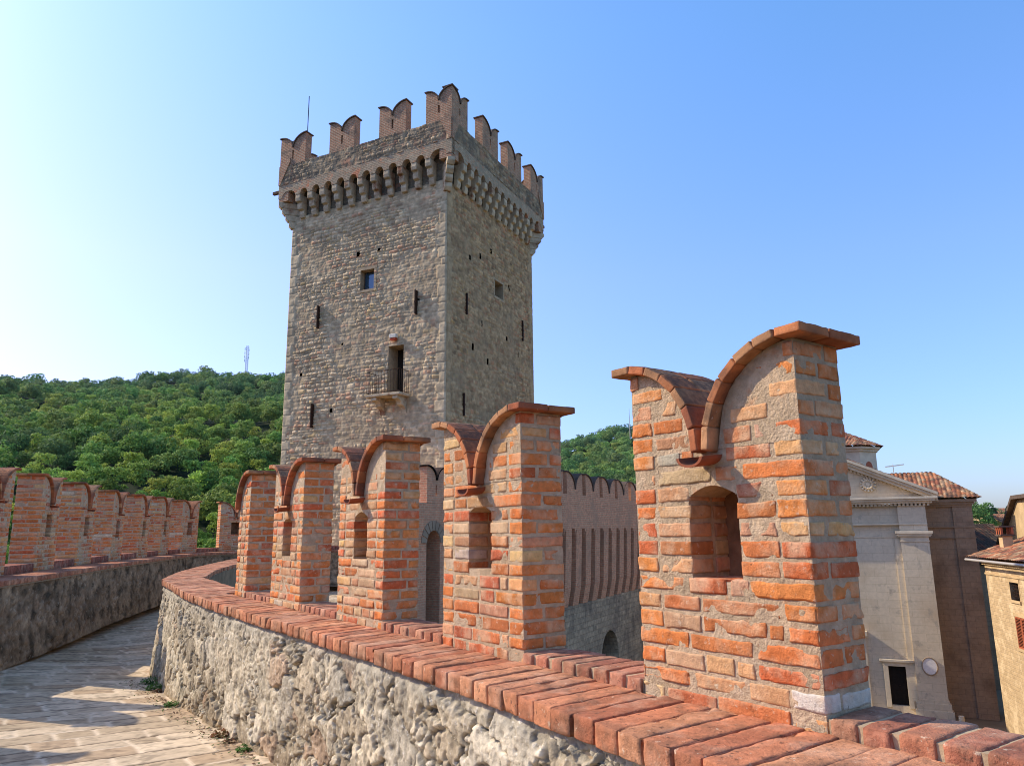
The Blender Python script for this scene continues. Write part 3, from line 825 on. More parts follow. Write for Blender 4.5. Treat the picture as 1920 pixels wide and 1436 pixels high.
# weeds at the foot of the sunlit wall
def weed(x, y, z, r, n, cols, label, name='weed', h=1.):
    V = []; F = []; C = []
    for i in range(n):
        a = rb.uniform(0, 6.28); rr = r*math.sqrt(rb.random()); px, py = x+rr*math.cos(a), y+rr*math.sin(a); pz = z+rb.uniform(0, r*.9)*h*(1-rr/r*.6)
        s_ = rb.uniform(.010, .022); b_ = rb.uniform(0, 6.28); t = rb.uniform(-.6, .9)
        e1 = A(math.cos(b_), math.sin(b_), t)*s_; e2 = A(-math.sin(b_), math.cos(b_), rb.uniform(-.3, .3))*s_*.6
        c = A(px, py, pz); q = len(V); V += [c-e1, c-e2*.9, c+e1, c+e2*.9]; F.append((q, q+1, q+2, q+3)); cc = rb.choice(cols); C += [A(*cc)*rb.uniform(.7, 1.2)]*4
    t = thing(name, label, 'plant', (x, y, z))
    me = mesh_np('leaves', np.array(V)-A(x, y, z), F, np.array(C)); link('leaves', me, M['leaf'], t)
    return t
gr = [(.10, .22, .04), (.16, .26, .06), (.07, .15, .03)]; rd = [(.22, .09, .05), (.16, .09, .05), (.12, .10, .04)]
for (s_, n_, r_, cnt, cols, lab) in ((9.8, .30, .13, 360, gr, 'bright green weed at the corner foot of the sunlit rubble wall'), (9.1, .37, .11, 300, gr, 'green weed second from the corner at the foot of the sunlit wall'),
                                (8.85, .38, .06, 90, rd, 'small reddish weed beside the green tufts at the wall foot'), (7.6, .46, .08, 170, gr, 'thin green weed midway along the foot of the sunlit wall'),
                                (5.6, .44, .08, 160, rd, 'reddish dry weed at the foot of the sunlit wall, left of the last tuft'), (5.3, .44, .06, 70, rd, 'small dry brown weed under the sunlit wall'), (4.9, .44, .06, 100, gr, 'green sprig at the wall foot nearest the viewer')):
    p = rowp(s_, n_); weed(p[0], p[1], float(path_z(p[0], p[1])), r_, cnt, cols, lab)
# dry leaves and grit gathered along the wall foot
V = []; F = []; C = []
for i in range(900):
    s_ = rb.uniform(2.5, 10.2); n_ = .40+abs(rb.gauss(0, .10)); p = rowp(s_, n_+.03); z = float(path_z(p[0], p[1]))+.004; q = len(V); L = rb.uniform(.006, .02); a = rb.uniform(0, 6.28)
    e1 = A(math.cos(a), math.sin(a), rb.uniform(-.3, .5))*L; e2 = A(-math.sin(a), math.cos(a), rb.uniform(-.3, .5))*L*.6; c = A(p[0], p[1], z+.006)
    V += [c-e1, c-e2, c+e1, c+e2]; F.append((q, q+1, q+2, q+3)); C += [A(*rb.choice([(.26, .15, .08), (.18, .10, .06), (.34, .26, .16), (.12, .16, .05)]))]*4
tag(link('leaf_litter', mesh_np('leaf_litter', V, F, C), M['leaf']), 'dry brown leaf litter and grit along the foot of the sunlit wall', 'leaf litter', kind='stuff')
# rampart mass under the walkway
mass = MB(); poly = [rowp(s, -.05)[:2] for s in (-3, 0, 3, 7.5)]+[A(-4.6, 10.9), A(-6.1, 14), A(-7., 18), A(-7.3, 22.5), A(-5., 26.5)]
lo_ = [(-10.3, 26.4), (-11., 24), (-10.4, 20.5), (-9.4, 15.8), (-8.3, 11.), (-7.2, 6.), (-5.2, 2.), (-3, -1.5)]
mass.prism([(p[0], p[1], -2.2) for p in poly]+[(a, b, -2.2) for a, b in lo_], (0, 0, -11)); tag(mass.build('rampart_ground', M['forestfloor']), kind='structure')
# ------------------------------------------------------------------ keep
AT = R(63.6); KL, KR = 1.018, .968
TL_ = A(-math.sin(AT), math.cos(AT), 0); NL_ = A(-TL_[1], TL_[0], 0); NL_ = NL_ if NL_[1] < 0 else -NL_
TR_ = A(math.cos(AT), math.sin(AT), 0); NR_ = A(TR_[1], -TR_[0], 0)
PC = A(-2.77, 30., 0); WLf, WRt = 8.82, 9.1
class Face:
    def __init__(s, o, t, n, W): s.o, s.t, s.n, s.W = np.array(o, float), t, n, W
    def p(s, u, z, off=0.): return s.o+s.t*u+s.n*off+A(0, 0, z)
    def box(s, mb, u0, u1, z0, z1, n0, n1):
        return mb.obox(s.p(u0, z0, n0), s.t*(u1-u0), s.n*(n1-n0), (0, 0, z1-z0))
    def prism(s, mb, pts, n0, n1): return mb.prism([s.p(u, z, n0) for u, z in pts], s.n*(n1-n0))
WLf *= KL; WRt *= KR
FL = Face(PC, TL_, NL_, WLf); FR = Face(PC, TR_, NR_, WRt)
FB = Face(PC+TL_*WLf, TR_, -NR_, WRt); FK = Face(PC+TR_*WRt, TL_, -NL_, WLf)
tower = thing('tower', 'tall square medieval stone tower crowned with corbels and brick swallowtail merlons', 'tower', (PC[0], PC[1], -11))
def stonework(face, seed, tint, z0, z1, holes, depth=.07, res=.04, shade=1., ch=.125, bl=.25, quoin=.45):
    def fn(u, v):
        uu = u+(fbm(u*1.6, v*1.6, None, 3, seed)-.5)*.14; vv = v+(fbm(u*1.1+7, v*1.8, None, 4, seed+1)-.5)*.20
        r, i, du, dv = coursed(uu, vv, ch, bl, seed, .42, .45)
        zz = np.zeros_like(r)
        # some stones are two courses high
        e = np.minimum(du, dv); k = _h(r, i, zz, seed+5); k2 = _h(r, i, zz, seed+6); k3 = _h(r, i, zz, seed+7)
        n1 = fbm(u*5, v*5, None, 4, seed+8)-.5
        # dressed corner stones
        rq, iq, duq, dvq = coursed(u*0+.5, v+.07, .42, 9., seed+30, .3, 0)
        ql = quoin*(.55+.9*_h(rq, zz, zz, seed+31)); q = (u < ql) | (u > face.W-ql)
        eq = np.minimum(dvq, np.minimum(np.abs(u-ql), np.abs(face.W-ql-u)))
        fade = .30+.70*sm(fbm(u*.7, v*.7, None, 3, seed+90), .38, .56)          # patches pointed flush with mortar
        h = sm(e, .008, .045)*(.35+.65*k)*fade
        h = np.where(q, sm(eq, .0, .03)*.55, h)
        d = depth*h+n1*.035
        c = lerp(A(.58, .48, .35), A(.70, .61, .46), k2[:, None]); c = np.where((k3 > .86)[:, None], A(.60, .38, .27), c)
        c = np.where(((k3 > .76) & (k3 <= .86))[:, None], A(.58, .46, .28), c); c = np.where((k3 < .14)[:, None], A(.40, .33, .25), c)
        c = c*(.78+.44*k[:, None])
        c = np.where(q[:, None], A(.56, .50, .39)*(.85+.3*_h(rq, zz, zz, seed+33)[:, None]), c)
        c = lerp(A(.58, .51, .39)[None]*np.ones_like(c), c, sm(np.where(q, eq, e), .0, .03)[:, None]*(.45+.55*fade)[:, None])
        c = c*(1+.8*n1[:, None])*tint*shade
        # ends kept flush; hollows and joints get shade painted into the colour
        edge = (u <= .001) | (u >= face.W-.001)
        d = np.where(edge, .0, d)
        c = c*(.84+.16*sm(d, -.01, .03))[:, None]
        return face.p(0, 0)[None]+np.outer(u, face.t)+np.outer(d, face.n)+np.outer(v, A(0, 0, 1)), c
    us = np.linspace(0, face.W, int(face.W/res)); vs = np.arange(z0, z1, res)
    def mask(u, v):
        m = np.ones(u.shape, bool)
        for a, b, c, d in holes: m &= ~((u > a) & (u < b) & (v > c) & (v < d))
        return m
    return fn, us, vs, mask
hl = [(3.87, 4.65, 10.87, 11.82), (2.16, 2.97, 5.80, 8.02), (6.0, 6.18, 5.3, 5.5), (4.73, 4.9, 12.55, 12.78), (3.56, 3.7, 12.6, 12.75), (1.35, 1.5, 9.9, 10.0), (7.9, 8.05, 7.2, 7.35), (5.5, 5.62, 8.4, 8.5)]
fn, us, vs, mk = stonework(FL, 101, A(1, 1, 1), -11, 15.35, hl)
grid('stone_face', us, vs, fn, M['tower'], tower, mk, flip=True).name = 'stone_face'
hr = [(4.44, 5.31, 11.2, 12.0), (2.9, 3.05, 12.6, 12.85), (1.9, 2.1, 12.2, 12.45), (2.2, 2.35, 8.0, 8.3), (3.6, 3.75, 7.6, 7.9), (5.9, 6.05, 11.9, 12.2), (6.9, 7.0, 8.6, 8.9), (5.6, 5.75, 9.2, 9.45), (4.0, 4.15, 13.2, 13.5), (3.1, 3.2, 9.3, 9.6)]
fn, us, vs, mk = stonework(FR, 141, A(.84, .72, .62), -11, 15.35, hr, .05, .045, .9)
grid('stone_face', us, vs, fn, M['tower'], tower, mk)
for f in (FB, FK):
    mb = MB(); f.box(mb, 0, f.W, -11, 15.35, -.4, 0); mb.build('stone_face', M['farbrick'], tower)
mb = MB(); ctr = PC+TL_*WLf/2+TR_*WRt/2
mb.obox(PC+TL_*.3+TR_*.3+A(0, 0, 17.), TL_*(WLf-.6), TR_*(WRt-.6), (0, 0, .15)); mb.build('roof_deck', M['framestone'], tower)
# dark cores behind the openings
def opening(face, u0, u1, z0, z1, name, fw, back=.55, glassb=None, jamb='framestone', out=.035, sillw=.12):
    fr = MB()
    t = fw
    face.box(fr, u0-t, u0, z0-.02, z1+t*.2, -.12, out); face.box(fr, u1, u1+t, z0-.02, z1+t*.2, -.12, out)
    face.box(fr, u0-t*1.3, u1+t*1.3, z1, z1+t*1.1, -.14, out+.006)
    if sillw: face.box(fr, u0-t*1.1, u1+t*1.1, z0-sillw, z0, -.14, out+.01)
    # reveals
    e = .02
    face.box(fr, u0-e-.05, u0-e+.02, z0, z1, -back, -.12); face.box(fr, u1+e-.02, u1+e+.05, z0, z1, -back, -.12)
    face.box(fr, u0-.05, u1+.05, z1-.01, z1+.06, -back, -.14); face.box(fr, u0-.05, u1+.05, z0-.06, z0+.01, -back, -.14)
    o = fr.build(name, M[jamb], tower)
    bk = MB(); face.box(bk, u0-.05, u1+.05, z0-.06, z1+.06, -back-.06, -back); bk.build('dark_recess', M['interior'], o)
    if glassb:
        g = MB(); face.box(g, *glassb, -.30, -.285); g.build('pane', M['glass'], o)
        g = MB(); a, b, c, d = glassb
        face.box(g, a-.04, a, c, d, -.31, -.27); face.box(g, b, b+.04, c, d, -.31, -.27); face.box(g, a, b, d, d+.04, -.31, -.27); face.box(g, a, b, c-.04, c, -.31, -.27); g.build('frame', M['wood'], o)
    return o
opening(FL, 3.87, 4.65, 10.87, 11.82, 'window', .13, glassb=(3.93, 4.60, 10.92, 11.77))
opening(FR, 4.44, 5.31, 11.2, 12.0, 'window', .08, .5, out=.02)
door = opening(FL, 2.16, 2.97, 5.80, 8.02, 'door', .04, .7, sillw=0, out=.01)
# balcony
bal = MB(); FL.box(bal, 1.80, 3.62, 5.66, 5.78, .02, .78); ob = bal.build('balcony_slab', M['corbel'], tower, bevel=.02)
for uc in (2.1, 3.2):
    br_ = MB(); pts = [(0.02, 5.655), (.70, 5.655), (.70, 5.52)]+[(.70-.34*math.sin(a), 5.30+.22*math.cos(a)) for a in np.linspace(.1, 1.5, 5)]+[(.34-.30*math.sin(a), 5.00+.28*math.cos(a)) for a in np.linspace(.1, 1.5, 5)]+[(.02, 4.95)]
    br_.prism([FL.p(uc-.13, z, n) for n, z in pts], FL.t*.26); br_.build('bracket', M['corbel'], ob, bevel=.015)
rl = MB(); r0 = 5.78
for (a, b) in (((1.86, .72), (3.56, .72)), ((1.86, .05), (1.86, .72)), ((3.56, .05), (3.56, .72))):
    n_ = 11 if a[1] == b[1] else 5
    for zz in (r0+1.0, r0+.06): rl.tube(FL.p(a[0], zz, a[1]), FL.p(b[0], zz, b[1]), .016, 5)
    for q in range(n_+1):
        u = lerp(a[0], b[0], q/n_); n2 = lerp(a[1], b[1], q/n_); rl.tube(FL.p(u, r0, n2), FL.p(u, r0+1.0, n2), .009, 4)
rl.build('railing', M['iron'], ob)
lb = MB(); FL.box(lb, 2.46, 2.82, 8.34, 8.52, .03, .22); o = lb.build('alarm_box', M['white'], tower, bevel=.02)
lb = MB(); FL.box(lb, 2.50, 2.78, 8.24, 8.335, .04, .20); lb.build('alarm_light', M['redp'], o)
# iron wall anchors standing off the wall
for f, u, z0, z1 in ((FL, 7.0, 9.38, 10.48), (FL, 1.50, 9.28, 10.36), (FL, 7.12, 4.70, 5.80), (FR, 1.64, 9.5, 10.5), (FR, 7.44, 9.6, 10.7), (FR, 1.40, 4.87, 5.88)):
    an = MB(); f.box(an, u-.026, u+.026, z0, z1, .0, .20 if f is FL else .10); f.box(an, u-.04, u+.04, (z0+z1)/2-.04, (z0+z1)/2+.04, .0, .21 if f is FL else .11); an.build('wall_anchor', M['iron'], tower)
# corbels, arches and parapet
def crown(face, W, zc, zs, zt, p, ncorb, first, mat_p, mat_c, parent, thick=.30, cw=.30, name='parapet', pier=None, e=0, ndeep=None):
    """corbel table: ncorb corbels between u=first..W-first; arches between them; solid parapet above zs.."""
    mb = MB()
    ends = (-p+e, W+p-e)
    cs = list(np.linspace(first, W-first, ncorb))
    edges = [ends[0]+.0]+cs+[ends[1]]
    for a, b in zip(edges[:-1], edges[1:]):
        a2 = a+(cw/2 if a != edges[0] else .22); b2 = b-(cw/2 if b != edges[-1] else .22)
        rad = (b2-a2)/2; hh = min(rad*1.1, .32); n = 8
        pts = [(a, zt), (a, zs), (a2, zs)]+[((a2+b2)/2-rad*math.cos(math.pi*q/n), zs+hh*math.sin(math.pi*q/n)) for q in range(1, n)]+[(b2, zs), (b, zs), (b, zt)]
        # split in columns so that every face stays convex
        top = zt
        xs = [pt for pt in pts[1:-1]]
        for q in range(len(xs)-1):
            (x0, y0), (x1, y1) = xs[q], xs[q+1]
            if x1-x0 < 1e-4: continue
            face.prism(mb, [(x0, y0), (x1, y1), (x1, top), (x0, top)], p-thick, p)
    o = mb.build(name, mat_p, parent)
    for c in cs:
        co = MB(); ww = cw/2
        st_ = [(.0, zc), (p*.30, zc+.02), (p*.42, zc+(zs-zc)*.18), (p*.38, zc+(zs-zc)*.33), (p*.66, zc+(zs-zc)*.36), (p*.72, zc+(zs-zc)*.50), (p*.70, zc+(zs-zc)*.65), (p*.97, zc+(zs-zc)*.68), (p*1.02, zc+(zs-zc)*.82), (p*1.0, zs), (0, zs)]
        co.prism([face.p(c-ww, z, n-.02) for n, z in st_], face.t*cw)
        co.build('corbel', mat_c, parent, bevel=.03)
    return o, cs
PJ = .53
crown(FL, WLf, 15.15, 16.25, 16.95, PJ, 11, .72, M['crown'], M['corbel'], tower)
crown(FR, WRt, 15.15, 16.25, 16.95, PJ, 12, .72, M['crown'], M['corbel'], tower, e=.004)
for f in (FB, FK): crown(f, f.W, 15.15, 16.25, 16.95, PJ-.003, 5, .9, M['farbrick'], M['corbel'], tower, e=.007)
mb = MB()
for f, e in ((FL, .02), (FR, .015), (FB, .0), (FK, .005)): f.box(mb, -PJ+e, f.W+PJ-e, 16.95, 17.93, PJ-.4, PJ-.012)
mb.build('parapet_core', M['parstone'], tower)
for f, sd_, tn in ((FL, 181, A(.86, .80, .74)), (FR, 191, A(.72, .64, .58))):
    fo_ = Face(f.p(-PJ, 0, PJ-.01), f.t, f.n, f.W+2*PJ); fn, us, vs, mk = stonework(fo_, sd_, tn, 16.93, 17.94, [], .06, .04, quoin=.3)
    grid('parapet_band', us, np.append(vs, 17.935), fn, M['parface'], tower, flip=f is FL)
mb = MB(); mb.obox(PC-NL_*.06-NR_*.06+A(0, 0, 15.3), TL_*(WLf-.12), TR_*(WRt-.12), (0, 0, 1.7)); mb.build('wall_head', M['parstone'], tower)
for bs_0, a_, b_ in ((PC, NL_, NR_), (PC+TL_*WLf, NL_, -NR_), (PC+TR_*WRt, -NL_, NR_), (PC+TL_*WLf+TR_*WRt, -NL_, -NR_)):
    mb = MB(); mb.obox(bs_0-(a_+b_)*.1+A(0, 0, 16.07), a_*(PJ+.08), b_*(PJ+.08), (0, 0, .9)); mb.build('corner_block', M['farbrick'], tower)
# stepped diagonal corner corbels
for base, dn in ((PC, NL_+NR_), (PC+TL_*WLf, NL_-NR_), (PC+TR_*WRt, NR_-NL_)):
    dn = dn/np.linalg.norm(dn); sd_ = A(-dn[1], dn[0], 0)
    co = MB(); L = PJ*1.36
    for k, (z0, z1) in enumerate(((14.75, 15.1), (15.1, 15.42), (15.42, 15.75), (15.75, 16.06))):
        l1 = L*(k+1.1)/4.1; ww = .17
        co.prism([base+sd_*ww*-1+dn*-.3+A(0, 0, z0), base-sd_*ww+dn*(l1-.13)+A(0, 0, z0), base-sd_*ww+dn*l1+A(0, 0, z0+.15), base-sd_*ww+dn*l1+A(0, 0, z1-.003), base-sd_*ww+dn*-.3+A(0, 0, z1-.003)], sd_*2*ww)
    co.build('corner_corbel', M['corbel'], tower, bevel=.03)
# merlons of the keep
def far_merlon(face, u0, W, z, H, T, off, mat, matc, parent, name='merlon', slot=True, cap=.05, ov=.06, down=False):
    mb = MB(); Rb = W/2-.03; zc = z+H-Rb*.8
    n = 8; k = .8
    arcp = lambda a: (Rb*math.sin(a), zc+Rb*k*math.cos(a))
    sl = .05 if slot else 0
    s0, s1 = z+H*.20, z+H*.50
    def bx(a, b, c, d): face.box(mb, u0+a, u0+b, c, d, off-T, off)
    if slot:
        bx(0, W, z-.02, s0); bx(0, W/2-sl, s0, s1); bx(W/2+sl, W, s0, s1); bx(0, W, s1, zc)
    else: bx(0, W, z-.02, zc)
    cp = MB(); th = cap
    for sg in (0, 1):
        X = (lambda x: u0+x) if not sg else (lambda x: u0+W-x)
        aa = np.linspace(0, math.pi/2, n+1)
        for a, b in zip(aa[:-1], aa[1:]):
            (x0, y0), (x1, y1) = arcp(a), arcp(b)
            q = [(X(x0), zc), (X(x0), y0), (X(x1), y1), (X(x1), zc)]
            if y1-zc < 1e-3: q = q[:3]
            face.prism(mb, q, off-T, off)
            e0 = (x0+th*math.sin(a), y0+th*math.cos(a)); e1 = (x1+th*math.sin(b), y1+th*math.cos(b))
            face.prism(cp, [(X(x0), y0), (X(x1), y1), (X(e1[0]), e1[1]), (X(e0[0]), e0[1])], off-T-ov, off+ov)
        face.prism(cp, [(X(-ov), z+H+.0), (X(0), z+H), (X(0), z+H+th), (X(-ov), z+H+th)], off-T-ov, off+ov)
    o = mb.build(name, mat, parent)
    cp.build('cap', matc, o)
    return o
capm = M['cap_dark'] = plain('tower_cap', (.13, .10, .085), .9, .4, 5.)
for u0, w_ in ((-PJ, 1.36), (1.92, 1.5), (4.87, 1.5), (WLf+PJ-1.62, 1.62)):
    far_merlon(FL, u0, w_, 17.93, 1.55, .42, PJ, M['farbrick'], capm, tower)
for u0, w_ in ((-PJ+.002, 1.40), (2.3, 1.58), (4.97, 1.58), (WRt+PJ-1.62, 1.62)):
    far_merlon(FR, u0, w_, 17.93, 1.555, .42, PJ+.002, M['farbrick'], capm, tower)
for f in (FB, FK):
    for u0 in (-PJ+.45, 2.3, 5.05, f.W+PJ-2.1): far_merlon(f, u0, 1.62, 17.93, 1.545, .42, PJ-.004, M['farbrick'], capm, tower)
# brick shields that run down the corners below the valley, and wooden beam stubs
for base, sa, sb in ((PC, (NL_, TL_), (NR_, TR_)), (PC+TL_*WLf, (NL_, -TL_), None), (PC+TR_*WRt, (NR_, -TR_), None)):
    for fc in (sa, sb):
        if fc is None: continue
        n_, t_ = fc; on = NR_ if (n_ is NL_ and base is PC) else (NL_ if base is PC else (-NR_ if n_ is NL_ else -NL_))
        o_ = base+n_*(PJ)+on*(PJ)
        mb = MB(); mb.prism([o_+A(0, 0, 17.95)+n_*.0, o_+t_*.68+A(0, 0, 18.3), o_+t_*.68+A(0, 0, 18.1), o_+t_*.10+A(0, 0, 16.95), o_+A(0, 0, 16.95)], n_*.05); mb.build('corner_shield', M['farbrick'], tower)
for f, u in ((FL, WLf+PJ), (FR, WRt+PJ)):
    mb = MB(); mb.obox(f.p(u-.1, 16.72, PJ-.35), f.t*.72, f.n*.14, (0, 0, .14)); mb.build('beam_stub', M['wood'], tower)
mb = MB(); mb.tube(FL.p(8.0, 18.9, PJ-.2), FL.p(8.0, 21.6, PJ-.2), .022, 5); tag(mb.build('lightning_rod', M['iron']), 'thin lightning rod rising above the left corner of the tower', 'lightning rod')
# ------------------------------------------------------------------ curtain wall with deep machicolation
cw_ = thing('curtain_wall', 'shaded brick curtain wall with tall narrow arched recesses, between the two nearest merlons', 'wall', (4.17, 36, -11))
FC = Face(A(4.17, 36, 0), TR_, NR_, 0)
U0, U1 = -7.2, 10.
mb = MB(); FC.box(mb, U0, U1, -3.2, 1.1, -1.6, -.75); FC.box(mb, U0, -.35, -10.9, -3.2, -1.6, 0); FC.box(mb, 2.15, U1, -10.9, -3.2, -1.6, 0)
n = 10; uc, rr = .9, 1.25
pts = [(uc-rr*math.cos(math.pi*q/n), -6.0+rr*math.sin(math.pi*q/n)) for q in range(n+1)]
for (x0, y0), (x1, y1) in zip(pts[:-1], pts[1:]): FC.prism(mb, [(x0, y0), (x1, y1), (x1, -3.2), (x0, -3.2)], -1.6, 0)
mb.build('stone_base', M['curtain_stone'], cw_)
mb = MB(); FC.box(mb, -.4, 2.2, -10.9, -4.6, -1.75, -1.65); mb.build('dark_passage', M['interior'], cw_)
piers = np.arange(-7.2+.0, 10, 1.19)
mb = MB()
for a in piers:      # tapering pilasters between the slots
    a0 = a-.33+.49; 
    for (z0, z1, o0, o1) in ((-3.2, -2.4, .02, .18), (-2.4, .05, .18, .30)):
        mb.prism([FC.p(a0-.33, z0, -.75), FC.p(a0-.33, z0, o0), FC.p(a0-.33, z1, o1), FC.p(a0-.33, z1, -.75)], FC.t*.66)
mb.build('pilasters', M['darkbrick'], cw_)
mb = MB()
for a in piers:
    x0, x1 = a+.49, a+.49+.53   # arch heads spanning the slots
    s0 = a+.49+.0; l, r_ = s0-.33+.66, s0+1.19-.33; m_ = (l+r_)/2; rd_ = (r_-l)/2; nn_ = 6
    pp = [(m_-rd_*math.cos(math.pi*q/nn_), -.25+rd_*math.sin(math.pi*q/nn_)) for q in range(nn_+1)]
    for (a1, b1), (a2, b2) in zip(pp[:-1], pp[1:]): FC.prism(mb, [(a1, b1), (a2, b2), (a2, 1.10), (a1, 1.10)], -.15, .30)
    FC.box(mb, l-.66, l, .05, 1.10, -.75, .30)
mb.build('arches', M['darkbrick'], cw_)
mb = MB(); FC.box(mb, U0, U1+.6, 1.102, 1.50, -.75, .303); mb.build('parapet', M['darkbrick'], cw_)
for a in np.arange(-7.1, 9.6, 2.27):
    far_merlon(FC, a+.02, 1.85, 1.5, .95, .42, .30, M['darkbrick'], M['cap_dark'], cw_, slot=False)
# ------------------------------------------------------------------ little gate block in front of the keep
gt = thing('gatehouse', 'small dark brick gatehouse with an arched doorway, right of the middle merlon', 'gatehouse', (-2.9, 26.4, -11))
FG = Face(A(-3.15, 26.2, 0), TR_, NR_, 0)
mb = MB(); FG.box(mb, -1.2, .15, -11, 1.0, -1.2, 0); FG.box(mb, 1.05, 3.0, -11, 1.0, -1.2, 0)
pp = [(.6-.45*math.cos(math.pi*q/8), -.42+.45*math.sin(math.pi*q/8)) for q in range(9)]
for (a1, b1), (a2, b2) in zip(pp[:-1], pp[1:]): FG.prism(mb, [(a1, b1), (a2, b2), (a2, 1.0), (a1, 1.0)], -1.2, 0)
FG.box(mb, .15, 1.05, -11, -3.6, -1.2, -.02)
mb.build('wall', M['darkbrick'], gt)
mb = MB()
for q in range(9):
    a0, a1 = math.pi*q/9+.03, math.pi*(q+1)/9-.03; r0, r1 = .455, .80
    FG.prism(mb, [(.6-r0*math.cos(a0), -.42+r0*math.sin(a0)), (.6-r1*math.cos(a0), -.42+r1*math.sin(a0)), (.6-r1*math.cos(a1), -.42+r1*math.sin(a1)), (.6-r0*math.cos(a1), -.42+r0*math.sin(a1))], -.05, .03)
mb.build('door_arch', M['chapeltrim'], gt)
mb = MB(); FG.box(mb, .15, 1.05, -3.6, .1, -.8, -.7); mb.build('dark_doorway', M['interior'], gt)
far_merlon(FG, .15, 1.25, 1.0, 1.3, .4, .0, M['darkbrick'], M['cap'], gt)
# ------------------------------------------------------------------ church
PF = A(20.71, 42., 0); FF = Face(PF, -TL_, NL_, 0)     # u grows to the right here
ZG = -10.3
church = thing('church', 'pale stone church front with pediment, pilaster and dark side door', 'church', (20.71, 42, ZG))
UR, UL = 2.30, -9.3        # right and left ends; door near u = 0
UCn = (UR+.7+UL-.7)/2
mb = MB()
FF.box(mb, UL, -.38, ZG, 1.2, -6, -.12); FF.box(mb, .46, UR, ZG, 1.2, -6, -.12); FF.box(mb, -.38, .46, -7.48, 1.2, -6, -.12); FF.box(mb, -.38, .46, ZG, -9.51, -6, -.12)
mb.build('facade', M['ashlar'], church)
d_ = MB(); FF.box(d_, -.38, .46, -9.51, -7.48, -.5, -.38); FF.box(d_, .03, .05, -9.5, -7.5, -.38, -.37); o = d_.build('door', M['darkwood'], church)
d_ = MB(); d_.tube(FF.p(.10, -8.5, -.38), FF.p(.10, -8.5, -.32), .03, 6); d_.build('handle', M['iron'], o)
fr = MB(); FF.box(fr, -.62, -.38, -9.6, -7.3, -.2, -.04); FF.box(fr, .46, .70, -9.6, -7.3, -.2, -.04); FF.box(fr, -.64, .72, -7.48, -7.24, -.2, -.037)
FF.box(fr, -.78, .88, -7.24, -7.12, -.2, .12); FF.box(fr, -.72, .82, -7.30, -7.24, -.2, .04); fr.build('door_frame', M['churchtrim'], church, bevel=.01)
# main portal mostly behind the merlon
fr = MB(); FF.box(fr, -4.6, -1.25, -5.95, -5.72, -.2, .25); FF.box(fr, -1.75, -1.35, ZG, -5.95, -.2, .06); FF.box(fr, -4.5, -4.1, ZG, -5.95, -.2, .06); fr.build('portal', M['churchtrim'], church)
d_ = MB(); FF.box(d_, -4.1, -1.75, ZG, -5.95, -.13, -.09); d_.build('main_door', M['darkwood'], church)
for (a, b) in ((.92, UR), (UL, UL+1.4)):
    pi_ = MB(); FF.box(pi_, a, b, -9.2, -.75, -.3, .10); FF.box(pi_, a-.30, a, -9.2, -.75, -.3, -.03)
    FF.box(pi_, a-.12, b+.12, -9.55, -9.2, -.3, .22); FF.box(pi_, a-.05, b+.05, -9.2, -9.05, -.3, .16); FF.box(pi_, a-.2, b+.2, ZG, -9.55, -.3, .30)
    pi_.build('pilaster', M['ashlar'], church)
    ca = MB(); FF.box(ca, a-.02, b+.02, -.86, -.78, -.3, .15); FF.box(ca, a+.0, b, -.78, -.60, -.3, .13)
    for q, (z0, z1, o_) in enumerate(((-.60, -.52, .2), (-.52, -.42, .27), (-.42, -.28, .34))): FF.box(ca, a-.1-.06*q, b+.1+.06*q, z0, z1, -.3, o_)
    ca.build('capital', M['churchtrim'], church, bevel=.008)
    en = MB(); FF.box(en, a, b, -.28, 1.12, -.3, .10); en.build('entablature_block', M['ashlar'], church)
en = MB(); FF.box(en, UL, UR+.01, .06, .13, -.2, .15); FF.box(en, UL, .92, -.62, -.57, -.2, -.08); FF.box(en, UL, .92, .0, .06, -.2, -.09); en.build('architrave', M['churchtrim'], church)
# dentils and cornice
de = MB(); u = UL-.1
while u < UR+.2: FF.box(de, u, u+.11, 1.10, 1.22, -.1, .26); u += .2
de.build('dentils', M['churchtrim'], church)
co = MB(); FF.box(co, UL-.4, UR+.35, 1.22, 1.34, -.3, .36); FF.box(co, UL-.5, UR+.5, 1.34, 1.46, -.3, .50); FF.box(co, UL-.62, UR+.62, 1.46, 1.58, -.3, .60); co.build('cornice', M['churchtrim'], church, bevel=.01)
# pediment
ap = (UCn, 1.58+.475*(UR+.62-UCn)); rk = MB()
FF.prism(rk, [(UL, 1.58), (UR, 1.58), (UCn, ap[1]-.35)], -.3, -.06); rk.build('pediment', M['ashlar'], church)
for sg in (1, -1):
    rk = MB(); xe = UR+.66 if sg > 0 else UL-.66
    for (t0, t1, o_) in ((-.36, -.18, .34), (-.18, -.02, .50), (-.02, .14, .62)):
        FF.prism(rk, [(xe, 1.60+t0+.36-.3), (UCn, ap[1]+t0), (UCn, ap[1]+t1), (xe, 1.60+t1+.36-.3)], -.3+.001*sg, o_)
    rk.build('raking_cornice', M['churchtrim'], church)
    dn_ = MB(); nD = 30
    for q in range(2, nD-2):
        f_ = q/nD; x = lerp(xe-sg*.9, UCn, f_); z = lerp(1.60+.28, ap[1]-.40, f_)-.06
        FF.prism(dn_, [(x, z-.12), (x+.10, z-.12-.045*sg), (x+.10, z-.045*sg+.06), (x, z+.06)], -.1, .16)
    dn_.build('dentils', M['churchtrim'], church)
ro = MB()
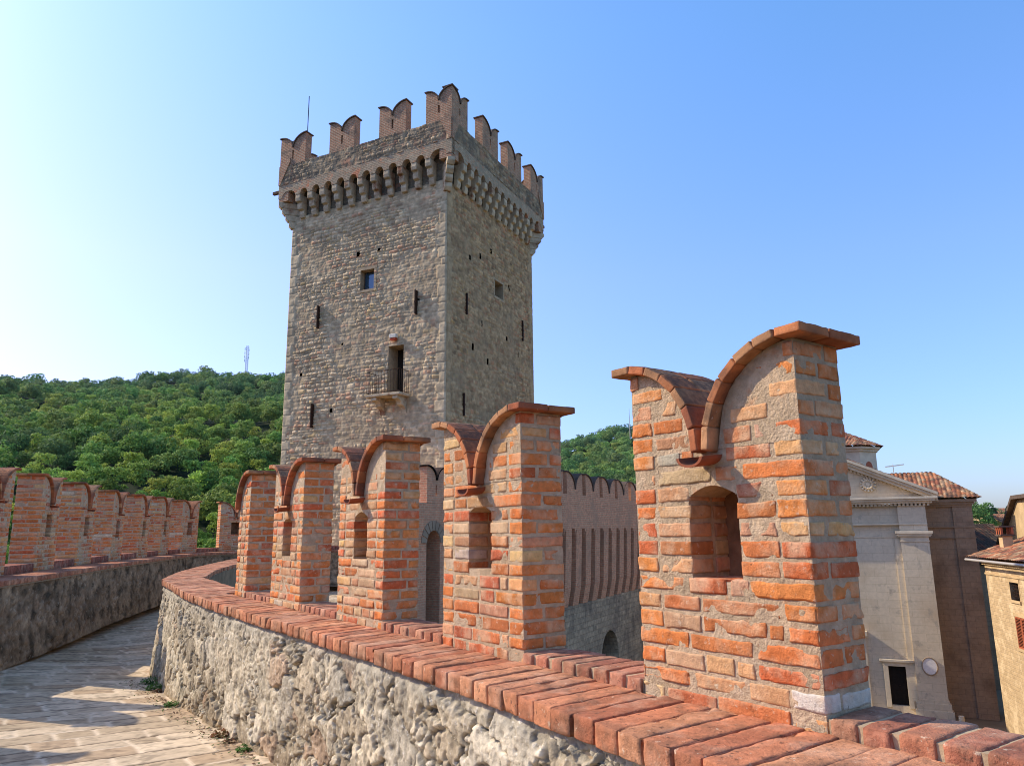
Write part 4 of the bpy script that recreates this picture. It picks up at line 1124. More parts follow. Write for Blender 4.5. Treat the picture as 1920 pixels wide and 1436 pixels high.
for q in range(14):
    a = 2*math.pi*q/14
    for (r0, r1) in ((.10, .26), (.22, .42)):
        a2 = a+(.22 if r0 > .2 else 0); c = FF.p(-.42+(r0+r1)/2*math.cos(a2), 2.35+(r0+r1)/2*math.sin(a2), .02)
        ro.tube(FF.p(-.42+r0*math.cos(a2), 2.35+r0*math.sin(a2), .02), FF.p(-.42+r1*math.cos(a2), 2.35+r1*math.sin(a2), .10 if r0 < .2 else .03), .05, 5, .075)
ro.tube(FF.p(-.42, 2.35, -.05), FF.p(-.42, 2.35, .14), .11, 8); ro.build('rosette', M['churchtrim'], church)
pq = MB(); P = [FF.p(1.62+.34*math.cos(2*math.pi*q/20), -7.35+.42*math.sin(2*math.pi*q/20), .10) for q in range(20)]; pq.prism(P, NL_*.04); pq.build('oval_plaque', M['plaque'], church)
pr = MB()
for q in range(20):
    a0, a1 = 2*math.pi*q/20, 2*math.pi*(q+1)/20; pr.tube(FF.p(1.62+.36*math.cos(a0), -7.35+.44*math.sin(a0), .13), FF.p(1.62+.36*math.cos(a1), -7.35+.44*math.sin(a1), .13), .035, 5)
pr.build('plaque_rim', M['chapeltrim'], church)
# nave roof behind the pediment and the set-back chapel on the right
def tiles(name, p0, p1, p2, p3, mat, parent, res=.09, lit=1., pal=None):
    """p0,p1 eave, p3,p2 ridge; rows of half-round tiles as relief"""
    p0, p1, p2, p3 = map(lambda q: np.array(q, float), (p0, p1, p2, p3))
    W = max(np.linalg.norm(p1-p0), np.linalg.norm(p2-p3)); L = max(np.linalg.norm(p3-p0), np.linalg.norm(p2-p1))
    n = np.cross(p1-p0, p3-p0) if np.linalg.norm(p3-p0) > .1 else np.cross(p1-p0, p2-p1)
    n /= np.linalg.norm(n); n = n if n[2] > 0 else -n
    us = np.linspace(0, 1, max(4, int(W/.05))); vs = np.linspace(0, 1, max(4, int(L/.10)))
    pal = pal or [A(.46, .19, .10), A(.52, .27, .16), A(.36, .14, .09), A(.50, .34, .22)]
    def fn(u, v):
        P = (p0*(1-u[:, None])+p1*u[:, None])*(1-v[:, None])+(p3*(1-u[:, None])+p2*u[:, None])*v[:, None]
        wd = (1-v)*np.linalg.norm(p1-p0)+v*np.linalg.norm(p2-p3)
        x = u*wd/.23+(fbm(P[:, 0], P[:, 1], P[:, 2], 2, 3)-.5)*.5; y = v*L/.36
        ri = np.floor(y).astype(np.int64); ci = np.floor(x).astype(np.int64)
        k = _h(ri, ci, np.zeros_like(ri), 5); k2 = _h(ri, ci, np.zeros_like(ri), 6)
        h = np.abs(np.sin(math.pi*x))**.8*.06+(1-(y-ri))*.035+(k-.5)*.02
        c = np.array(pal)[np.minimum(3, (k*4).astype(int))]*(.7+.6*k2[:, None])*(.45+.55*sm(np.abs(np.sin(math.pi*x)), .1, .5))[:, None]*lit
        return P+n*h[:, None], c
    nrm = np.cross(p1-p0, (p3+p2)/2-(p0+p1)/2)
    return grid(name, us, vs, fn, mat, parent, flip=bool(np.dot(nrm, n) < 0))
back = 16.
for sg, xe in ((1, UR+.7), (-1, UL-.7)):
    tiles('roof', FF.p(xe, 1.70, .5), FF.p(xe, 1.70, -back), FF.p(UCn, ap[1]+.16, -back), FF.p(UCn, ap[1]+.16, .5), M['roof'], church)
mb = MB(); FF.box(mb, UL+.3, UR-.3, ZG, 1.2, -back, -6); mb.build('nave_wall', M['chapel'], church)
ch = thing('chapel', 'brown shaded side chapel with a hipped tile roof, set back against the church', 'chapel', tuple(FF.p(3.6, ZG, -3)))
CU0, CU1, CN = UR-.02, 4.60, -2.4
mb = MB(); FF.box(mb, CU0, CU1, ZG, 1.1, -8.4, CN); mb.build('wall', M['chapel'], ch)
mb = MB(); FF.box(mb, 3.75, CU1+.03, ZG, 1.05, CN-.5, CN+.10); FF.box(mb, CU1, CU1+.12, ZG, 1.05, -8.4, CN+.096); mb.build('pilaster', M['chapel'], ch)
mb = MB(); FF.box(mb, CU0+.003, CU1+.16, -.12, -.05, CN-1, CN+.15); FF.box(mb, CU0+.003, CU1+.16, -.72, -.66, CN-1, CN+.14)
for q, (z0, z1) in enumerate(((1.05, 1.17), (1.17, 1.30), (1.30, 1.46))): FF.box(mb, CU0+.003, CU1+.16+.11*q, z0, z1, -8.5, CN+.16+.11*q)
mb.build('cornice', M['chapeltrim'], ch)
e0, e1 = FF.p(CU0-1.9, 1.50, CN+.55), FF.p(CU1+.6, 1.50, CN+.55); e2, e3 = FF.p(CU1+.6, 1.50, -8.9), FF.p(CU0-1.9, 1.5, -8.9)
r0, r1 = FF.p(CU0-1.9, 3.15, -4.6), FF.p(3.10, 3.15, -4.6)
tiles('roof', e0, e1, r1, r0, M['roof'], ch); tiles('roof', e1, e2, r1+A(0, 0, .001), r1, M['roof'], ch); tiles('roof', e2, e3, r0, r1, M['roof'], ch)
mb = MB(); FF.box(mb, CU0-1.6, CU0, ZG, 1.45, -8.3, -6.1); mb.build('link_wall', M['chapel'], ch)
# bell turret behind
lt = thing('bell_turret', 'octagonal plastered turret with a small tiled roof peeping over the church gable', 'turret', tuple(FF.p(-1.6, 1, -9)))
c0 = FF.p(-1.75, 0, -8.0); mb = MB(); rr = 2.0; nO = 8
ring = lambda r, z: [c0+A(r*math.cos(2*math.pi*(q+.5)/nO+.43), r*math.sin(2*math.pi*(q+.5)/nO+.43), z) for q in range(nO)]
mb.prism(ring(rr, 1.), (0, 0, 4.0)); mb.build('wall', M['churchtrim'], lt)
for q in range(nO):
    a = 2*math.pi*(q+1)/nO+.43; n_ = A(math.cos(a), math.sin(a), 0); t_ = A(-n_[1], n_[0], 0); ap_ = rr*math.cos(math.pi/nO)
    f_ = Face(c0+n_*ap_, t_, n_, 0); w_ = MB(); f_.box(w_, -.3, .3, 2.6, 3.9, -.1, .02); f_.prism(w_, [(-.3, 3.9), (.3, 3.9), (.2, 4.12), (0, 4.2), (-.2, 4.12)], -.1, .02); w_.build('louvre', M['shutter'], lt)
mb = MB(); mb.prism(ring(rr+.14, 4.85), (0, 0, .15)); mb.prism(ring(rr+.3, 5.0), (0, 0, .14)); mb.build('cornice', M['churchtrim'], lt)
rg = ring(rr+.5, 5.15); tp = c0+A(0, 0, 6.35)
for q in range(nO): tiles('roof', rg[q], rg[(q+1) % nO], tp, tp+A(.01, 0, 0), M['roof'], lt)
an = MB(); b0 = FF.p(1.05, 2.3, -5); an.tube(b0, b0+A(0, 0, 1.5), .02, 5); an.tube(b0+A(-.5, 0, 1.35)-NL_*.0, b0+A(.75, .1, 1.5), .018, 4)
for q in range(6): s_ = -.4+q*.2; an.tube(b0+A(s_, -.18, 1.37+s_*.12), b0+A(s_, .18, 1.37+s_*.12), .012, 4)
tag(an.build('antenna', M['steel']), 'thin television antenna above the church roof slope', 'antenna')
# ------------------------------------------------------------------ sunlit house on the right edge
th = R(12.5); HD = A(math.sin(th), math.cos(th), 0); HN = A(-HD[1], HD[0], 0)
FH = Face(A(23.76, 38, 0), -HD, HN, 0)          # u towards the viewer
house = thing('house', 'sunlit rough stone house with red shutters and a tiled roof at the right edge', 'house', (23.76, 38, ZG))
ws = [(2.67, 3.61, -3.42, -2.62), (2.75, 3.9, -5.55, -4.15), (4.3, 5.3, -8.2, -6.9), (6.6, 7.6, -5.5, -4.1)]
mb = MB()
def wall_with_holes(face, mb, u0, u1, z0, z1, holes, t):
    us_ = sorted({u0, u1, *[h[0] for h in holes], *[h[1] for h in holes]}); zs_ = sorted({z0, z1, *[h[2] for h in holes], *[h[3] for h in holes]})
    for a, b in zip(us_[:-1], us_[1:]):
        for c, d in zip(zs_[:-1], zs_[1:]):
            if any(h[0] <= (a+b)/2 <= h[1] and h[2] <= (c+d)/2 <= h[3] for h in holes): continue
            face.box(mb, a, b, c, d, -t, 0)
wall_with_holes(FH, mb, 0, 12, ZG, -1.95, ws, .4); FH.box(mb, 0, .4, ZG, -1.95, -7, -.4); FH.box(mb, .4, 12, ZG, -1.95, -7, -6.6); FH.box(mb, 11.6, 12, ZG, -1.95, -6.6, -.4)
mb.build('wall', M['housestone'], house)
for i, w_ in enumerate(ws):
    f_ = MB(); a, b, c, d = w_
    FH.box(f_, a-.08, b+.08, c-.12, c, -.3, .07); FH.box(f_, a-.1, b+.1, d, d+.16, -.3, .02); FH.box(f_, a-.07, a, c, d, -.3, .012); FH.box(f_, b, b+.07, c, d, -.3, .012); o = f_.build('window', M['plaster'], house)
    if i == 0:
        g = MB(); FH.box(g, a, b, c, d, -.35, -.3); g.build('pane', M['interior'], o)
        g = MB()
        for q in range(1, 5): u = lerp(a, b, q/5); g.tube(FH.p(u, c, -.12), FH.p(u, d, -.12), .014, 4)
        for q in range(1, 5): z = lerp(c, d, q/5); g.tube(FH.p(a, z, -.12), FH.p(b, z, -.12), .014, 4)
        g.build('iron_grille', M['iron'], o)
    else:
        for (x0, x1) in ((a-.02, (a+b)/2-.01), ((a+b)/2+.01, b+.02)):
            g = MB(); FH.box(g, x0, x0+.06, c, d, -.06, .0); FH.box(g, x1-.06, x1, c, d, -.06, .0); FH.box(g, x0+.06, x1-.06, d-.07, d, -.06, .0); FH.box(g, x0+.06, x1-.06, c, c+.07, -.06, .0)
            z = c+.09
            while z < d-.1: g.prism([FH.p(x0+.06, z, -.05), FH.p(x0+.06, z+.02, -.05), FH.p(x0+.06, z+.05, -.005), FH.p(x0+.06, z+.03, -.005)], FH.t*(x1-x0-.12)); z += .065
            g.build('shutter', M['shutter'], o)
mb = MB(); FH.box(mb, -.1, 12.1, -1.95, -1.82, -7.1, .10); FH.box(mb, -.16, 12.2, -1.82, -1.68, -7.2, .22); FH.box(mb, 0, 12., -2.42, -2.34, -.1, .05); mb.build('cornice', M['plaster'], house)
mb = MB(); mb.tube(FH.p(-.6, -1.72, .62), FH.p(12, -1.72, .62), .06, 8); mb.build('gutter', M['steel'], house)
tiles('roof', FH.p(-.6, -1.62, .6), FH.p(12.4, -1.62, .6), FH.p(12.4, -.1, -3.8), FH.p(-.6, -.1, -3.8), M['roof'], house)
tiles('roof', FH.p(12.4, -1.62, -7.8), FH.p(-.6, -1.62, -7.8), FH.p(-.6, -.1, -3.8), FH.p(12.4, -.1, -3.8), M['roof'], house)
mb = MB()
for u in (-.02, 11.9): FH.prism(mb, [(u, -1.7), (u+.1, -1.7), (u+.1, -1.65), (u, -1.65)], -7, 0)
for u in (0, 11.7): mb.prism([FH.p(u, -1.68, 0), FH.p(u, -1.68, -7.), FH.p(u, -.25, -3.8)], FH.t*.3)
mb.build('gable', M['housestone'], house)
ck = thing('chimney', 'small chimney with brick vents and tile cap on the sunlit house roof', 'chimney', tuple(FH.p(.5, -1.3, -.9)))
mb = MB(); FH.box(mb, .3, .75, -1.5, -.55, -1.15, -.7); mb.build('stack', M['plaster'], ck)
mb = MB()
for (a, b) in ((.24, .34), (.475, .575), (.71, .81)):
    for (c, d) in ((-1.21, -1.11), (-.74, -.64)): FH.box(mb, a, b, -.47, -.12, c, d)
mb.build('vent', M['shutter'], ck)
mb = MB(); FH.box(mb, .2, .85, -.55, -.47, -1.25, -.6); FH.box(mb, .18, .87, -.12, -.05, -1.27, -.58); mb.build('cap', M['cap_dark'], ck)
# dark building in the lane, and the gabled one behind
dk = thing('house', 'shadowed building with a dark roof in the gap between church and sunlit house', 'house', (29, 50, ZG))
FD = Face(A(25.5, 49.5, 0), A(1, 0, 0), A(0, -1, 0), 0)
mb = MB(); FD.box(mb, -1., 9.0, ZG, -2.6, -6, 0); mb.build('wall', M['chapel'], dk)
tiles('roof', FD.p(-1.2, -2.5, .5), FD.p(9.2, -2.5, .5), FD.p(9.2, .05, -4.5), FD.p(-1.2, .05, -4.5), M['roof_dark'], dk, lit=.4)  # tile colours dimmed: shade of the slope turned from the sun
mb = MB(); mb.prism([FD.p(-1., -2.6, 0), FD.p(-1., -2.6, -6), FD.p(-1., -.1, -4.5)], (10., 0, 0)); mb.build('gable', M['chapel'], dk)
for q, (u, w_) in enumerate(((3.1, .9), (5.0, .5))):
    pass
gb = thing('house', 'ochre gabled house with a sunlit end wall behind the roof of the right-hand house', 'house', (33, 46, ZG))
th2 = R(20); GD = A(math.sin(th2), math.cos(th2), 0); FGb = Face(A(28.6, 43.6, 0), -GD, A(-GD[1], GD[0], 0), 0)
mb = MB(); FGb.prism(mb, [(-.2, ZG), (7.5, ZG), (7.5, 1.35), (3.65, 1.35), (-.2, -1.0)], -7, 0); mb.build('wall', M['plaster'], gb)
mb = MB(); FGb.prism(mb, [(-.6, -1.24), (3.65, 1.35), (3.65, 1.55), (-.6, -1.04)], -7.3, .28); FGb.prism(mb, [(3.65, 1.35), (7.9, 1.35), (7.9, 1.55), (3.65, 1.55)], -7.3, .28); mb.build('roof', M['cap_dark'], gb)
mb = MB(); FGb.box(mb, 4.6, 5.6, -1., 0., -.05, .02); mb.build('window', M['interior'], gb)
# step in front of the church door
mb = MB(); FF.box(mb, -5.2, 1.0, ZG, ZG+.2, 0.1, 1.3); mb.build('door_step', M['churchtrim'], church)
bo = MB(); bo.tube(FF.p(2.75, ZG, .9), FF.p(2.75, ZG+.75, .9), .16, 10, .13); tag(bo.build('bollard', M['churchtrim']), 'short stone bollard at the right foot of the church front', 'bollard')
# ------------------------------------------------------------------ land
def hill(x, y):
    r = np.hypot(x, y); a = np.degrees(np.arctan2(x, y))
    # height of the wooded ridge by direction
    H = np.interp(a, [-180, -75, -50, -36, -33, -28, -24, -20, -17, -13, -6, 0, 3.5, 7, 9.5, 14, 20, 60, 180], [30, 42, 54, 56, 56, 60, 62, 63, 66, 62, 46, 37, 33, 37, 38, 30, 4, 0, 10])
    t = np.clip((r-62)/(330-62), 0, 1.0); prof = t**.92
    prof = np.where(r > 330, 1-(r-330)/600, prof)
    z = -19+(H+19)*np.maximum(prof, 0)
    z = z+(fbm(x/45, y/45, None, 3, 4)-.5)*10*np.clip((r-60)/100, 0, 1)*np.clip(H/40, 0, 1)
    z = np.where(r > 900, np.minimum(z, -19+(r-900)*.01), z)
    # the village terrace
    d = np.maximum(np.abs(x-12)-34, np.abs(y-30)-34)
    k = sm(-d, -14, 0)
    right = sm(a, 20, 26)
    z = np.where(right > 0, lerp(z, -9+np.clip((r-60)/260, 0, 1)*12+(fbm(x/60, y/60, None, 3, 9)-.5)*5, right), z)
    lk = sm(x, -13.5, -10.5)                      # the rampart stands on the edge of the rock on the left
    return lerp(z, np.full_like(z, ZG), k*lk)
rr_ = [0.]; 
while rr_[-1] < 3500: rr_.append(rr_[-1]+max(1.2, rr_[-1]*.035))
def land_fn(u, v):
    x = u*np.sin(v); y = u*np.cos(v); z = hill(x, y)
    vil = (np.abs(x-12) < 36) & (np.abs(y-30) < 36) & (x > -10)
    a = np.degrees(v)
    wood = sm(fbm(x/30, y/30, None, 2, 3), .3, .5)
    c = np.where(((a > 22) & (a < 75))[:, None], A(.13, .21, .04)*(.8+.5*fbm(x/8, y/8, None, 3, 3)[:, None]), A(.02, .035, .012))
    c = np.where(vil[:, None], A(.36, .31, .24), c)
    return np.stack([x, y, z-.02], 1), c
M['land'] = attr_mat('land', .35, .6, .5, .05, 2.)
g = grid('ground', np.array(rr_), np.radians(np.linspace(-180, 180, 260)), land_fn, M['land'], flip=True); tag(g, kind='structure')
# tree crowns: leaf-sized faces through lobed volumes
def crown_np(seed, n, R0, H0, lobes, leaf, cols):
    g = np.random.default_rng(seed)
    lc = []
    for i in range(lobes):
        a = g.uniform(0, 6.28); rr = R0*.68*math.sqrt(g.random()); hz = H0*(.25+.62*g.random()*(1-.35*rr/R0))
        lc.append((rr*math.cos(a), rr*math.sin(a), hz, R0*g.uniform(.22, .44)*(1.1-.4*abs(hz/H0-.5))))
    lc.append((0, 0, H0*.62, R0*.55))
    lc = np.array(lc)
    w = lc[:, 3]**2; k = g.choice(len(lc), n, p=w/w.sum())
    d = g.normal(size=(n, 3)); d /= np.linalg.norm(d, axis=1, keepdims=True); d[:, 2] = np.where(d[:, 2] < -.35, -d[:, 2], d[:, 2])
    rad = lc[k, 3]*(g.uniform(.72, 1.12, n))
    P = lc[k, :3]+d*rad[:, None]*A(1, 1, .85)
    clump = vn(P[:, 0]*1.1+seed, P[:, 1]*1.1, P[:, 2]*1.1, 3)
    keep = clump > .26; P, d, clump, k = P[keep], d[keep], clump[keep], k[keep]; n = len(P)
    nrm = d+g.normal(size=(n, 3))*.55; nrm /= np.linalg.norm(nrm, axis=1, keepdims=True)
    t = np.cross(nrm, g.normal(size=(n, 3))); t /= np.linalg.norm(t, axis=1, keepdims=True); b = np.cross(nrm, t)
    s = leaf*g.uniform(.6, 1.3, n)[:, None]
    V = np.stack([P-t*s, P-b*s*.6, P+t*s, P+b*s*.6], 1).reshape(-1, 3)
    F = np.arange(4*n).reshape(n, 4)
    depth = np.clip((P[:, 2]/H0), 0, 1)
    c = lerp(A(*cols[0]), A(*cols[1]), (clump*.6+depth*.4)[:, None])*g.uniform(.75, 1.2, n)[:, None]
    return V, F, np.repeat(c, 4, axis=0)
def trunk_np(seed, H0, r):
    mb = MB(); g = random.Random(seed); top = A(g.uniform(-.3, .3), g.uniform(-.3, .3), H0*.55)
    mb.tube((0, 0, -1.0), top*.5, r, 7, r*.75); mb.tube(top*.5, top, r*.75, 6, r*.45)
    for i in range(4):
        a = g.uniform(0, 6.28); mb.tube(top*(.5+.12*i), top*(.5+.12*i)+A(math.cos(a)*H0*.2, math.sin(a)*H0*.2, H0*.2), r*.4, 5, r*.12)
    return mb
DG = ((.08, .16, .035), (.21, .35, .07)); LG = ((.14, .24, .045), (.32, .46, .085)); BG = ((.06, .13, .045), (.14, .25, .07))
VAR = []
for i, (R0, H0, cols, n, lf) in enumerate(((3.9, 8.5, DG, 2600, .25), (3.2, 8.0, LG, 2400, .21), (4.4, 9.4, DG, 2900, .26), (3.6, 10., BG, 2600, .24), (3.0, 7., LG, 2200, .21), (4.6, 8.0, DG, 2700, .26))):
    V, F, C_ = crown_np(50+i, n, R0, H0, 13+i*2, lf, cols)
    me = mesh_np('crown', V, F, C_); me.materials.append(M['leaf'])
    tb = trunk_np(60+i, H0, .2); to = tb.build('trunk', M['bark']); tm = to.data; bpy.data.objects.remove(to)
    VAR.append((me, tm, V, F, C_))
def tree(x, y, z, i, s, label, group=None, rot=None):
    t = thing('tree', label, 'tree', (x, y, z), rot if rot is not None else rnd_t.uniform(0, 6.28), group)
    me, tm = VAR[i][:2]
    for nm, m_ in (('trunk', tm), ('crown', me)):
        o = link(nm, m_, None, t); o.scale = (s, s, s*1.0)
    return t
rnd_t = random.Random(5)
pts = []
gx = 4.25
for ix in range(-98, 42):
    for iy in range(10, 100):
        x = ix*gx+rnd_t.uniform(-2., 2.); y = iy*gx+rnd_t.uniform(-2., 2.); r = math.hypot(x, y); a = math.degrees(math.atan2(x, y))
        if r < 50 or r > 372: continue
        if not (-41 < a < -11.5 or 1.5 < a < 11.5): continue
        if x > -20 and y < 72 and a > -11: continue
        if a > 0 and r < 95: continue
        if r > 200 and rnd_t.random() < .12: continue
        pts.append((r, a, x, y))
pts.sort()
Z_ = hill(np.array([p[2] for p in pts]), np.array([p[3] for p in pts]))
pts = [(p[0], p[1], p[2], p[3], z) for p, z in zip(pts, Z_)]
# individuals: the nearest rank of trees; beyond them the wood reads as one mass
NI = 0; big = []
for r, a, x, y, z in pts:
    warm = vn(np.array([x/35.]), np.array([y/35.]), None, 8)[0]
    i = (rnd_t.choice([1, 4, 1, 0, 2]) if warm > .44 and r < 300 else rnd_t.choice([0, 2, 3, 5, 3]))
    s = rnd_t.uniform(.45, .86)
    if r < 118 and (a > 1 or a < -11):
        tree(x, y, z, i, s, 'leafy broad-crowned tree at the near edge of the wooded hillside', 'trees at the near edge of the wood'); NI += 1
    else: big.append((x, y, z, i, s, rnd_t.uniform(0, 6.28)))
print('individual trees', NI, 'mass trees', len(big))
Vs, Fs, Cs, nb = [], [], [], 0
for x, y, z, i, s, ro in big:
    V, F, C_ = VAR[i][2:]
    r = math.hypot(x, y); kk = .45 if r < 200 else .26
    m_ = int(len(F)*kk); V = V[:m_*4]; 
    c, sn = math.cos(ro), math.sin(ro)
    # every face keeps its centre and grows a little where fewer are drawn
    Q = V.reshape(-1, 4, 3); ce = Q.mean(1, keepdims=True); Q = ce+(Q-ce)*(1.3 if r < 200 else 1.6); W_ = Q.reshape(-1, 3)*s
    X = np.stack([W_[:, 0]*c-W_[:, 1]*sn+x, W_[:, 0]*sn+W_[:, 1]*c+y, W_[:, 2]+z-.6], 1)
    Vs.append(X.astype(np.float32)); Fs.append(F[:m_]+nb); Cs.append((C_[:m_*4]*rnd_t.uniform(.7, 1.35)*np.array([rnd_t.uniform(.8, 1.3), 1., rnd_t.uniform(.8, 1.2)])).astype(np.float32)); nb += len(X)
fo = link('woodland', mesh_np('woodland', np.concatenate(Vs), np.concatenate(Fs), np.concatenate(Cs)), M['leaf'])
tag(fo, 'dense green wood covering the hillside up to the ridge', 'wood', kind='stuff')
def place(az, r, i, s, label, dz=0., grp=None):
    x, y = r*math.sin(R(az)), r*math.cos(R(az)); z = float(hill(np.array([x]), np.array([y]))[0])+dz
    return tree(x, y, z, i, s, label, grp)
place(6.6, 62, 1, .72, 'bright round-crowned tree standing just behind the brick curtain wall', dz=7.5)
place(9.0, 60, 4, .72, 'bright leafy tree behind the curtain wall beside the nearest merlon', dz=7.0)
place(3.6, 66, 0, .62, 'darker tree behind the left part of the curtain wall', dz=6.)
# distance on the right: trees, cypress, farmhouses
place(31.6, 150, 3, .80, 'dark rounded tree on the skyline to the right of the church', dz=3.2)
place(32.3, 158, 0, .72, 'dark tree just right of the tallest one on the skyline', dz=3.2)
place(30.7, 110, 1, .66, 'pale green bushy tree between church corner and meadow', dz=-1.0)
place(30.2, 118, 4, .7, 'light green tree touching the corner of the chapel', dz=-.6)
place(33.0, 190, 3, .7, 'distant tree above the meadow', dz=2)
place(34.2, 150, 0, .6, 'distant tree over the ochre gable', dz=2)
def cyp(az, r, h, label):
    x, y = r*math.sin(R(az)), r*math.cos(R(az)); z = float(hill(np.array([x]), np.array([y]))[0])+1.5
    g = np.random.default_rng(int(r)); n = 500; zz = g.random(n)**.8; a = g.uniform(0, 6.28, n); w = .9*np.sin(np.clip(zz, .03, 1)*2.9)*.9+.08
    P = np.stack([w*np.cos(a), w*np.sin(a), zz*h], 1); e = g.normal(size=(n, 3)); e /= np.linalg.norm(e, axis=1, keepdims=True); f = np.cross(e, g.normal(size=(n, 3))); f /= np.linalg.norm(f, axis=1, keepdims=True)
    V = np.stack([P-e*.28, P-f*.18, P+e*.28, P+f*.18], 1).reshape(-1, 3); F = np.arange(4*n).reshape(n, 4)
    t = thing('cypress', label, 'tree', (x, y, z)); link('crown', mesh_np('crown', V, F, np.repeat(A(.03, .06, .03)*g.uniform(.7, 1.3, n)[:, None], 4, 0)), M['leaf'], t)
    mb = MB(); mb.tube((x, y, z-1), (x, y, z+h*.6), .15, 6, .05); mb.build('trunk', M['bark'], t)
cyp(32.9, 170, 6.5, 'slender conifer on the skyline beside the dark trees'); cyp(33.75, 185, 6.5, 'small dark cypress next to the distant farmhouse')
def farm(az, r, w, d, h, label, col):
    x, y = r*math.sin(R(az)), r*math.cos(R(az)); z = float(hill(np.array([x]), np.array([y]))[0])+1.
    t = thing('farmhouse', label, 'house', (x, y, z)); f = Face(A(x-w/2, y, z), A(1, 0, 0), A(0, -1, 0), 0)
    mb = MB(); f.box(mb, 0, w, -1, h, -d, 0); mb.prism([f.p(0, h, 0), f.p(0, h, -d), f.p(0, h+1.6, -d/2)], (w, 0, 0)); mb.build('wall', col, t)
    tiles('roof', f.p(-.3, h-.1, .4), f.p(w+.3, h-.1, .4), f.p(w+.3, h+1.75, -d/2), f.p(-.3, h+1.75, -d/2), M['roof'], t)
    for q in range(3):
        m_ = MB(); f.box(m_, w*(.2+.3*q)-.4, w*(.2+.3*q)+.4, h-2., h-.8, -.05, .03); m_.build('window', M['interior'], t)
farm(33.4, 200, 9, 7, 4.5, 'distant farmhouse with a red roof on the skyline', M['plaster']); farm(34.9, 160, 10, 8, 3.6, 'distant yellow farmhouse at the far right edge', M['plaster'])
# lattice mast on the ridge and a thin mast on the right-hand ridge
def mast(az, r, h, w, label, dz):
    x, y = r*math.sin(R(az)), r*math.cos(R(az)); z = float(hill(np.array([x]), np.array([y]))[0])+dz
    mb = MB(); c = [A(x+a*w, y+b*w, z) for a, b in ((-1, -1), (1, -1), (1, 1), (-1, 1))]
    for q in c: mb.tube(q, q+A(0, 0, h), .07, 4)
    n = int(h/(w*2.2))
    for k in range(n):
        for q in range(4):
            a, b = c[q], c[(q+1) % 4]; z0, z1 = h*k/n, h*(k+1)/n
            mb.tube(a+A(0, 0, z0), b+A(0, 0, z1), .045, 4); mb.tube(a+A(0, 0, z1), b+A(0, 0, z1), .045, 4)
    for k in range(4): mb.tube(A(x-w*2.2, y-w, z+h*(.45+.13*k)), A(x-w*2.2, y-w, z+h*(.45+.13*k)+1.2), .16, 6)
    for k in range(3): mb.tube(A(x+w*2., y-w, z+h*(.55+.13*k)), A(x+w*2., y-w, z+h*(.55+.13*k)+1.), .14, 6)
    tag(mb.build('lattice_mast', M['farsteel']), label, 'mast')
mast(-20.45, 330, 13, .42, 'grey lattice telecom mast rising from the wooded ridge left of the tower', 4)
mb = MB(); x, y = 300*math.sin(R(9.2)), 300*math.cos(R(9.2)); z = float(hill(np.array([x]), np.array([y]))[0])
mb.tube((x, y, z+4), (x, y, z+17), .2, 5, .08); tag(mb.build('mast', M['steel']), 'thin dark pole on the ridge beside the nearest merlon', 'mast')
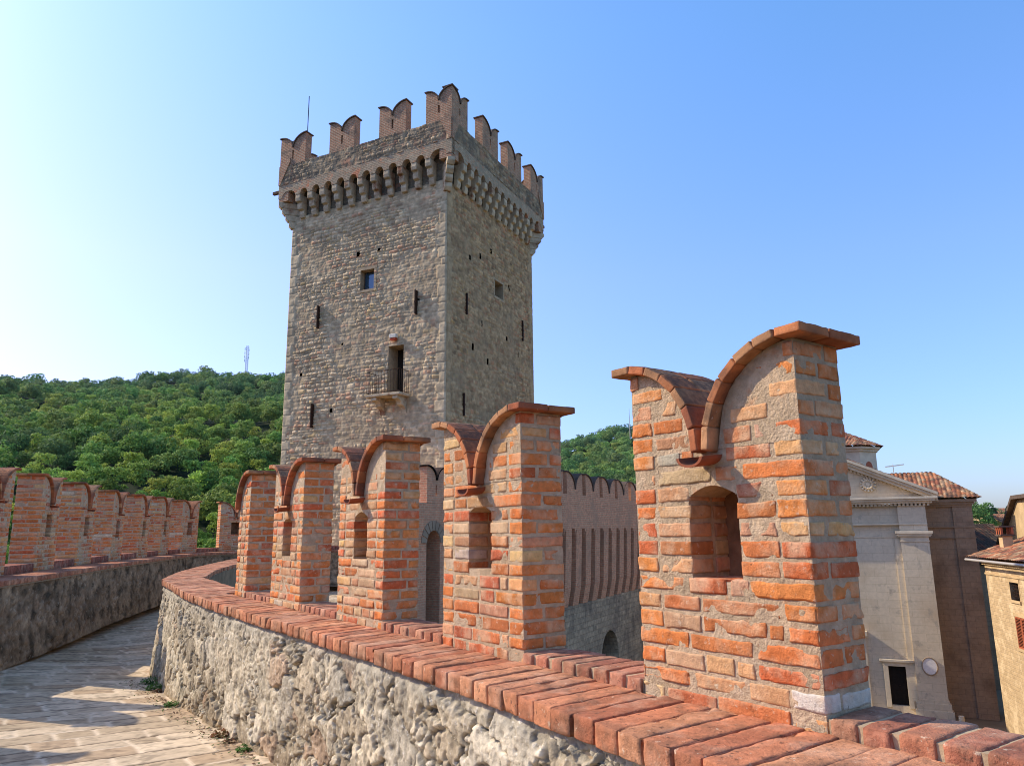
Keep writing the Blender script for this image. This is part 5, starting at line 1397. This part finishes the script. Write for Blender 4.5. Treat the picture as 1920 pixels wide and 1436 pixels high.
# ------------------------------------------------------------------ camera, sky, sun
cd = bpy.data.cameras.new('camera'); cam = bpy.data.objects.new('camera', cd); COL.objects.link(cam)
cd.sensor_width = 36; cd.lens = 1368/1920*36; cd.clip_start = .05; cd.clip_end = 5000
cam.matrix_world = Matrix.Rotation(R(90+11.406), 4, 'X') @ Matrix.Rotation(-R(.651), 4, 'Z')
SC.camera = cam
SUN_AZ = (-.952, .306); SUN_EL = 36.
h = math.hypot(*SUN_AZ); ce = math.cos(R(SUN_EL)); sd = Vector((SUN_AZ[0]/h*ce, SUN_AZ[1]/h*ce, math.sin(R(SUN_EL))))
ld = bpy.data.lights.new('sun', 'SUN'); ld.energy = 5.0; ld.angle = R(.53); ld.color = (1., .90, .76)
lo = bpy.data.objects.new('sun', ld); COL.objects.link(lo); lo.rotation_euler = sd.to_track_quat('Z', 'Y').to_euler()
w = bpy.data.worlds.new('World'); SC.world = w; w.use_nodes = True; nt = w.node_tree
bg = nt.nodes['Background']; sky = nt.nodes.new('ShaderNodeTexSky'); sky.sky_type = 'NISHITA'; sky.sun_disc = False
sky.sun_elevation = R(SUN_EL); sky.sun_rotation = math.atan2(SUN_AZ[0], SUN_AZ[1]); sky.altitude = 300; sky.air_density = 1.1; sky.dust_density = 1.2; sky.ozone_density = 1.6
tc = nt.nodes.new('ShaderNodeTexCoord'); sx = nt.nodes.new('ShaderNodeSeparateXYZ'); nt.links.new(tc.outputs['Generated'], sx.inputs[0])
mr = nt.nodes.new('ShaderNodeMapRange'); mr.inputs['From Min'].default_value = .0; mr.inputs['From Max'].default_value = .6; nt.links.new(sx.outputs[2], mr.inputs['Value'])
tint = ramp(nt, mr.outputs[0], [(0, (.44, .49, .78)), (.25, (.50, .60, .90)), (.55, (.59, .70, 1.)), (1., (.56, .82, 1.1))])
m2 = nt.nodes.new('ShaderNodeMapRange'); m2.inputs['From Min'].default_value = .35; m2.inputs['From Max'].default_value = -.6; nt.links.new(sx.outputs[0], m2.inputs['Value'])
tint = mixc(nt, 1., tint, mixc(nt, m2.outputs[0], (2.05, 2.06, 2.), (2.55, 2.0, 2.)), 'MULTIPLY')
nt.links.new(mixc(nt, 1., sky.outputs[0], tint, 'MULTIPLY'), bg.inputs['Color']); bg.inputs['Strength'].default_value = .15
for o in list(COL.objects):
    if o.parent is None and o.name not in ('sun',): o.location = Vector(o.location)+Vector((0, 0, EYE))
SC.view_settings.view_transform = 'Standard'; SC.view_settings.look = 'None'; SC.view_settings.exposure = 0; SC.view_settings.gamma = 1
SC.render.engine = 'CYCLES'; SC.cycles.filter_width = 1.0; SC.cycles.use_denoising = True; SC.cycles.denoising_prefilter = 'ACCURATE'; SC.cycles.max_bounces = 6; SC.cycles.diffuse_bounces = 3; SC.cycles.glossy_bounces = 2; SC.cycles.transmission_bounces = 3
SC.cycles.transparent_max_bounces = 4
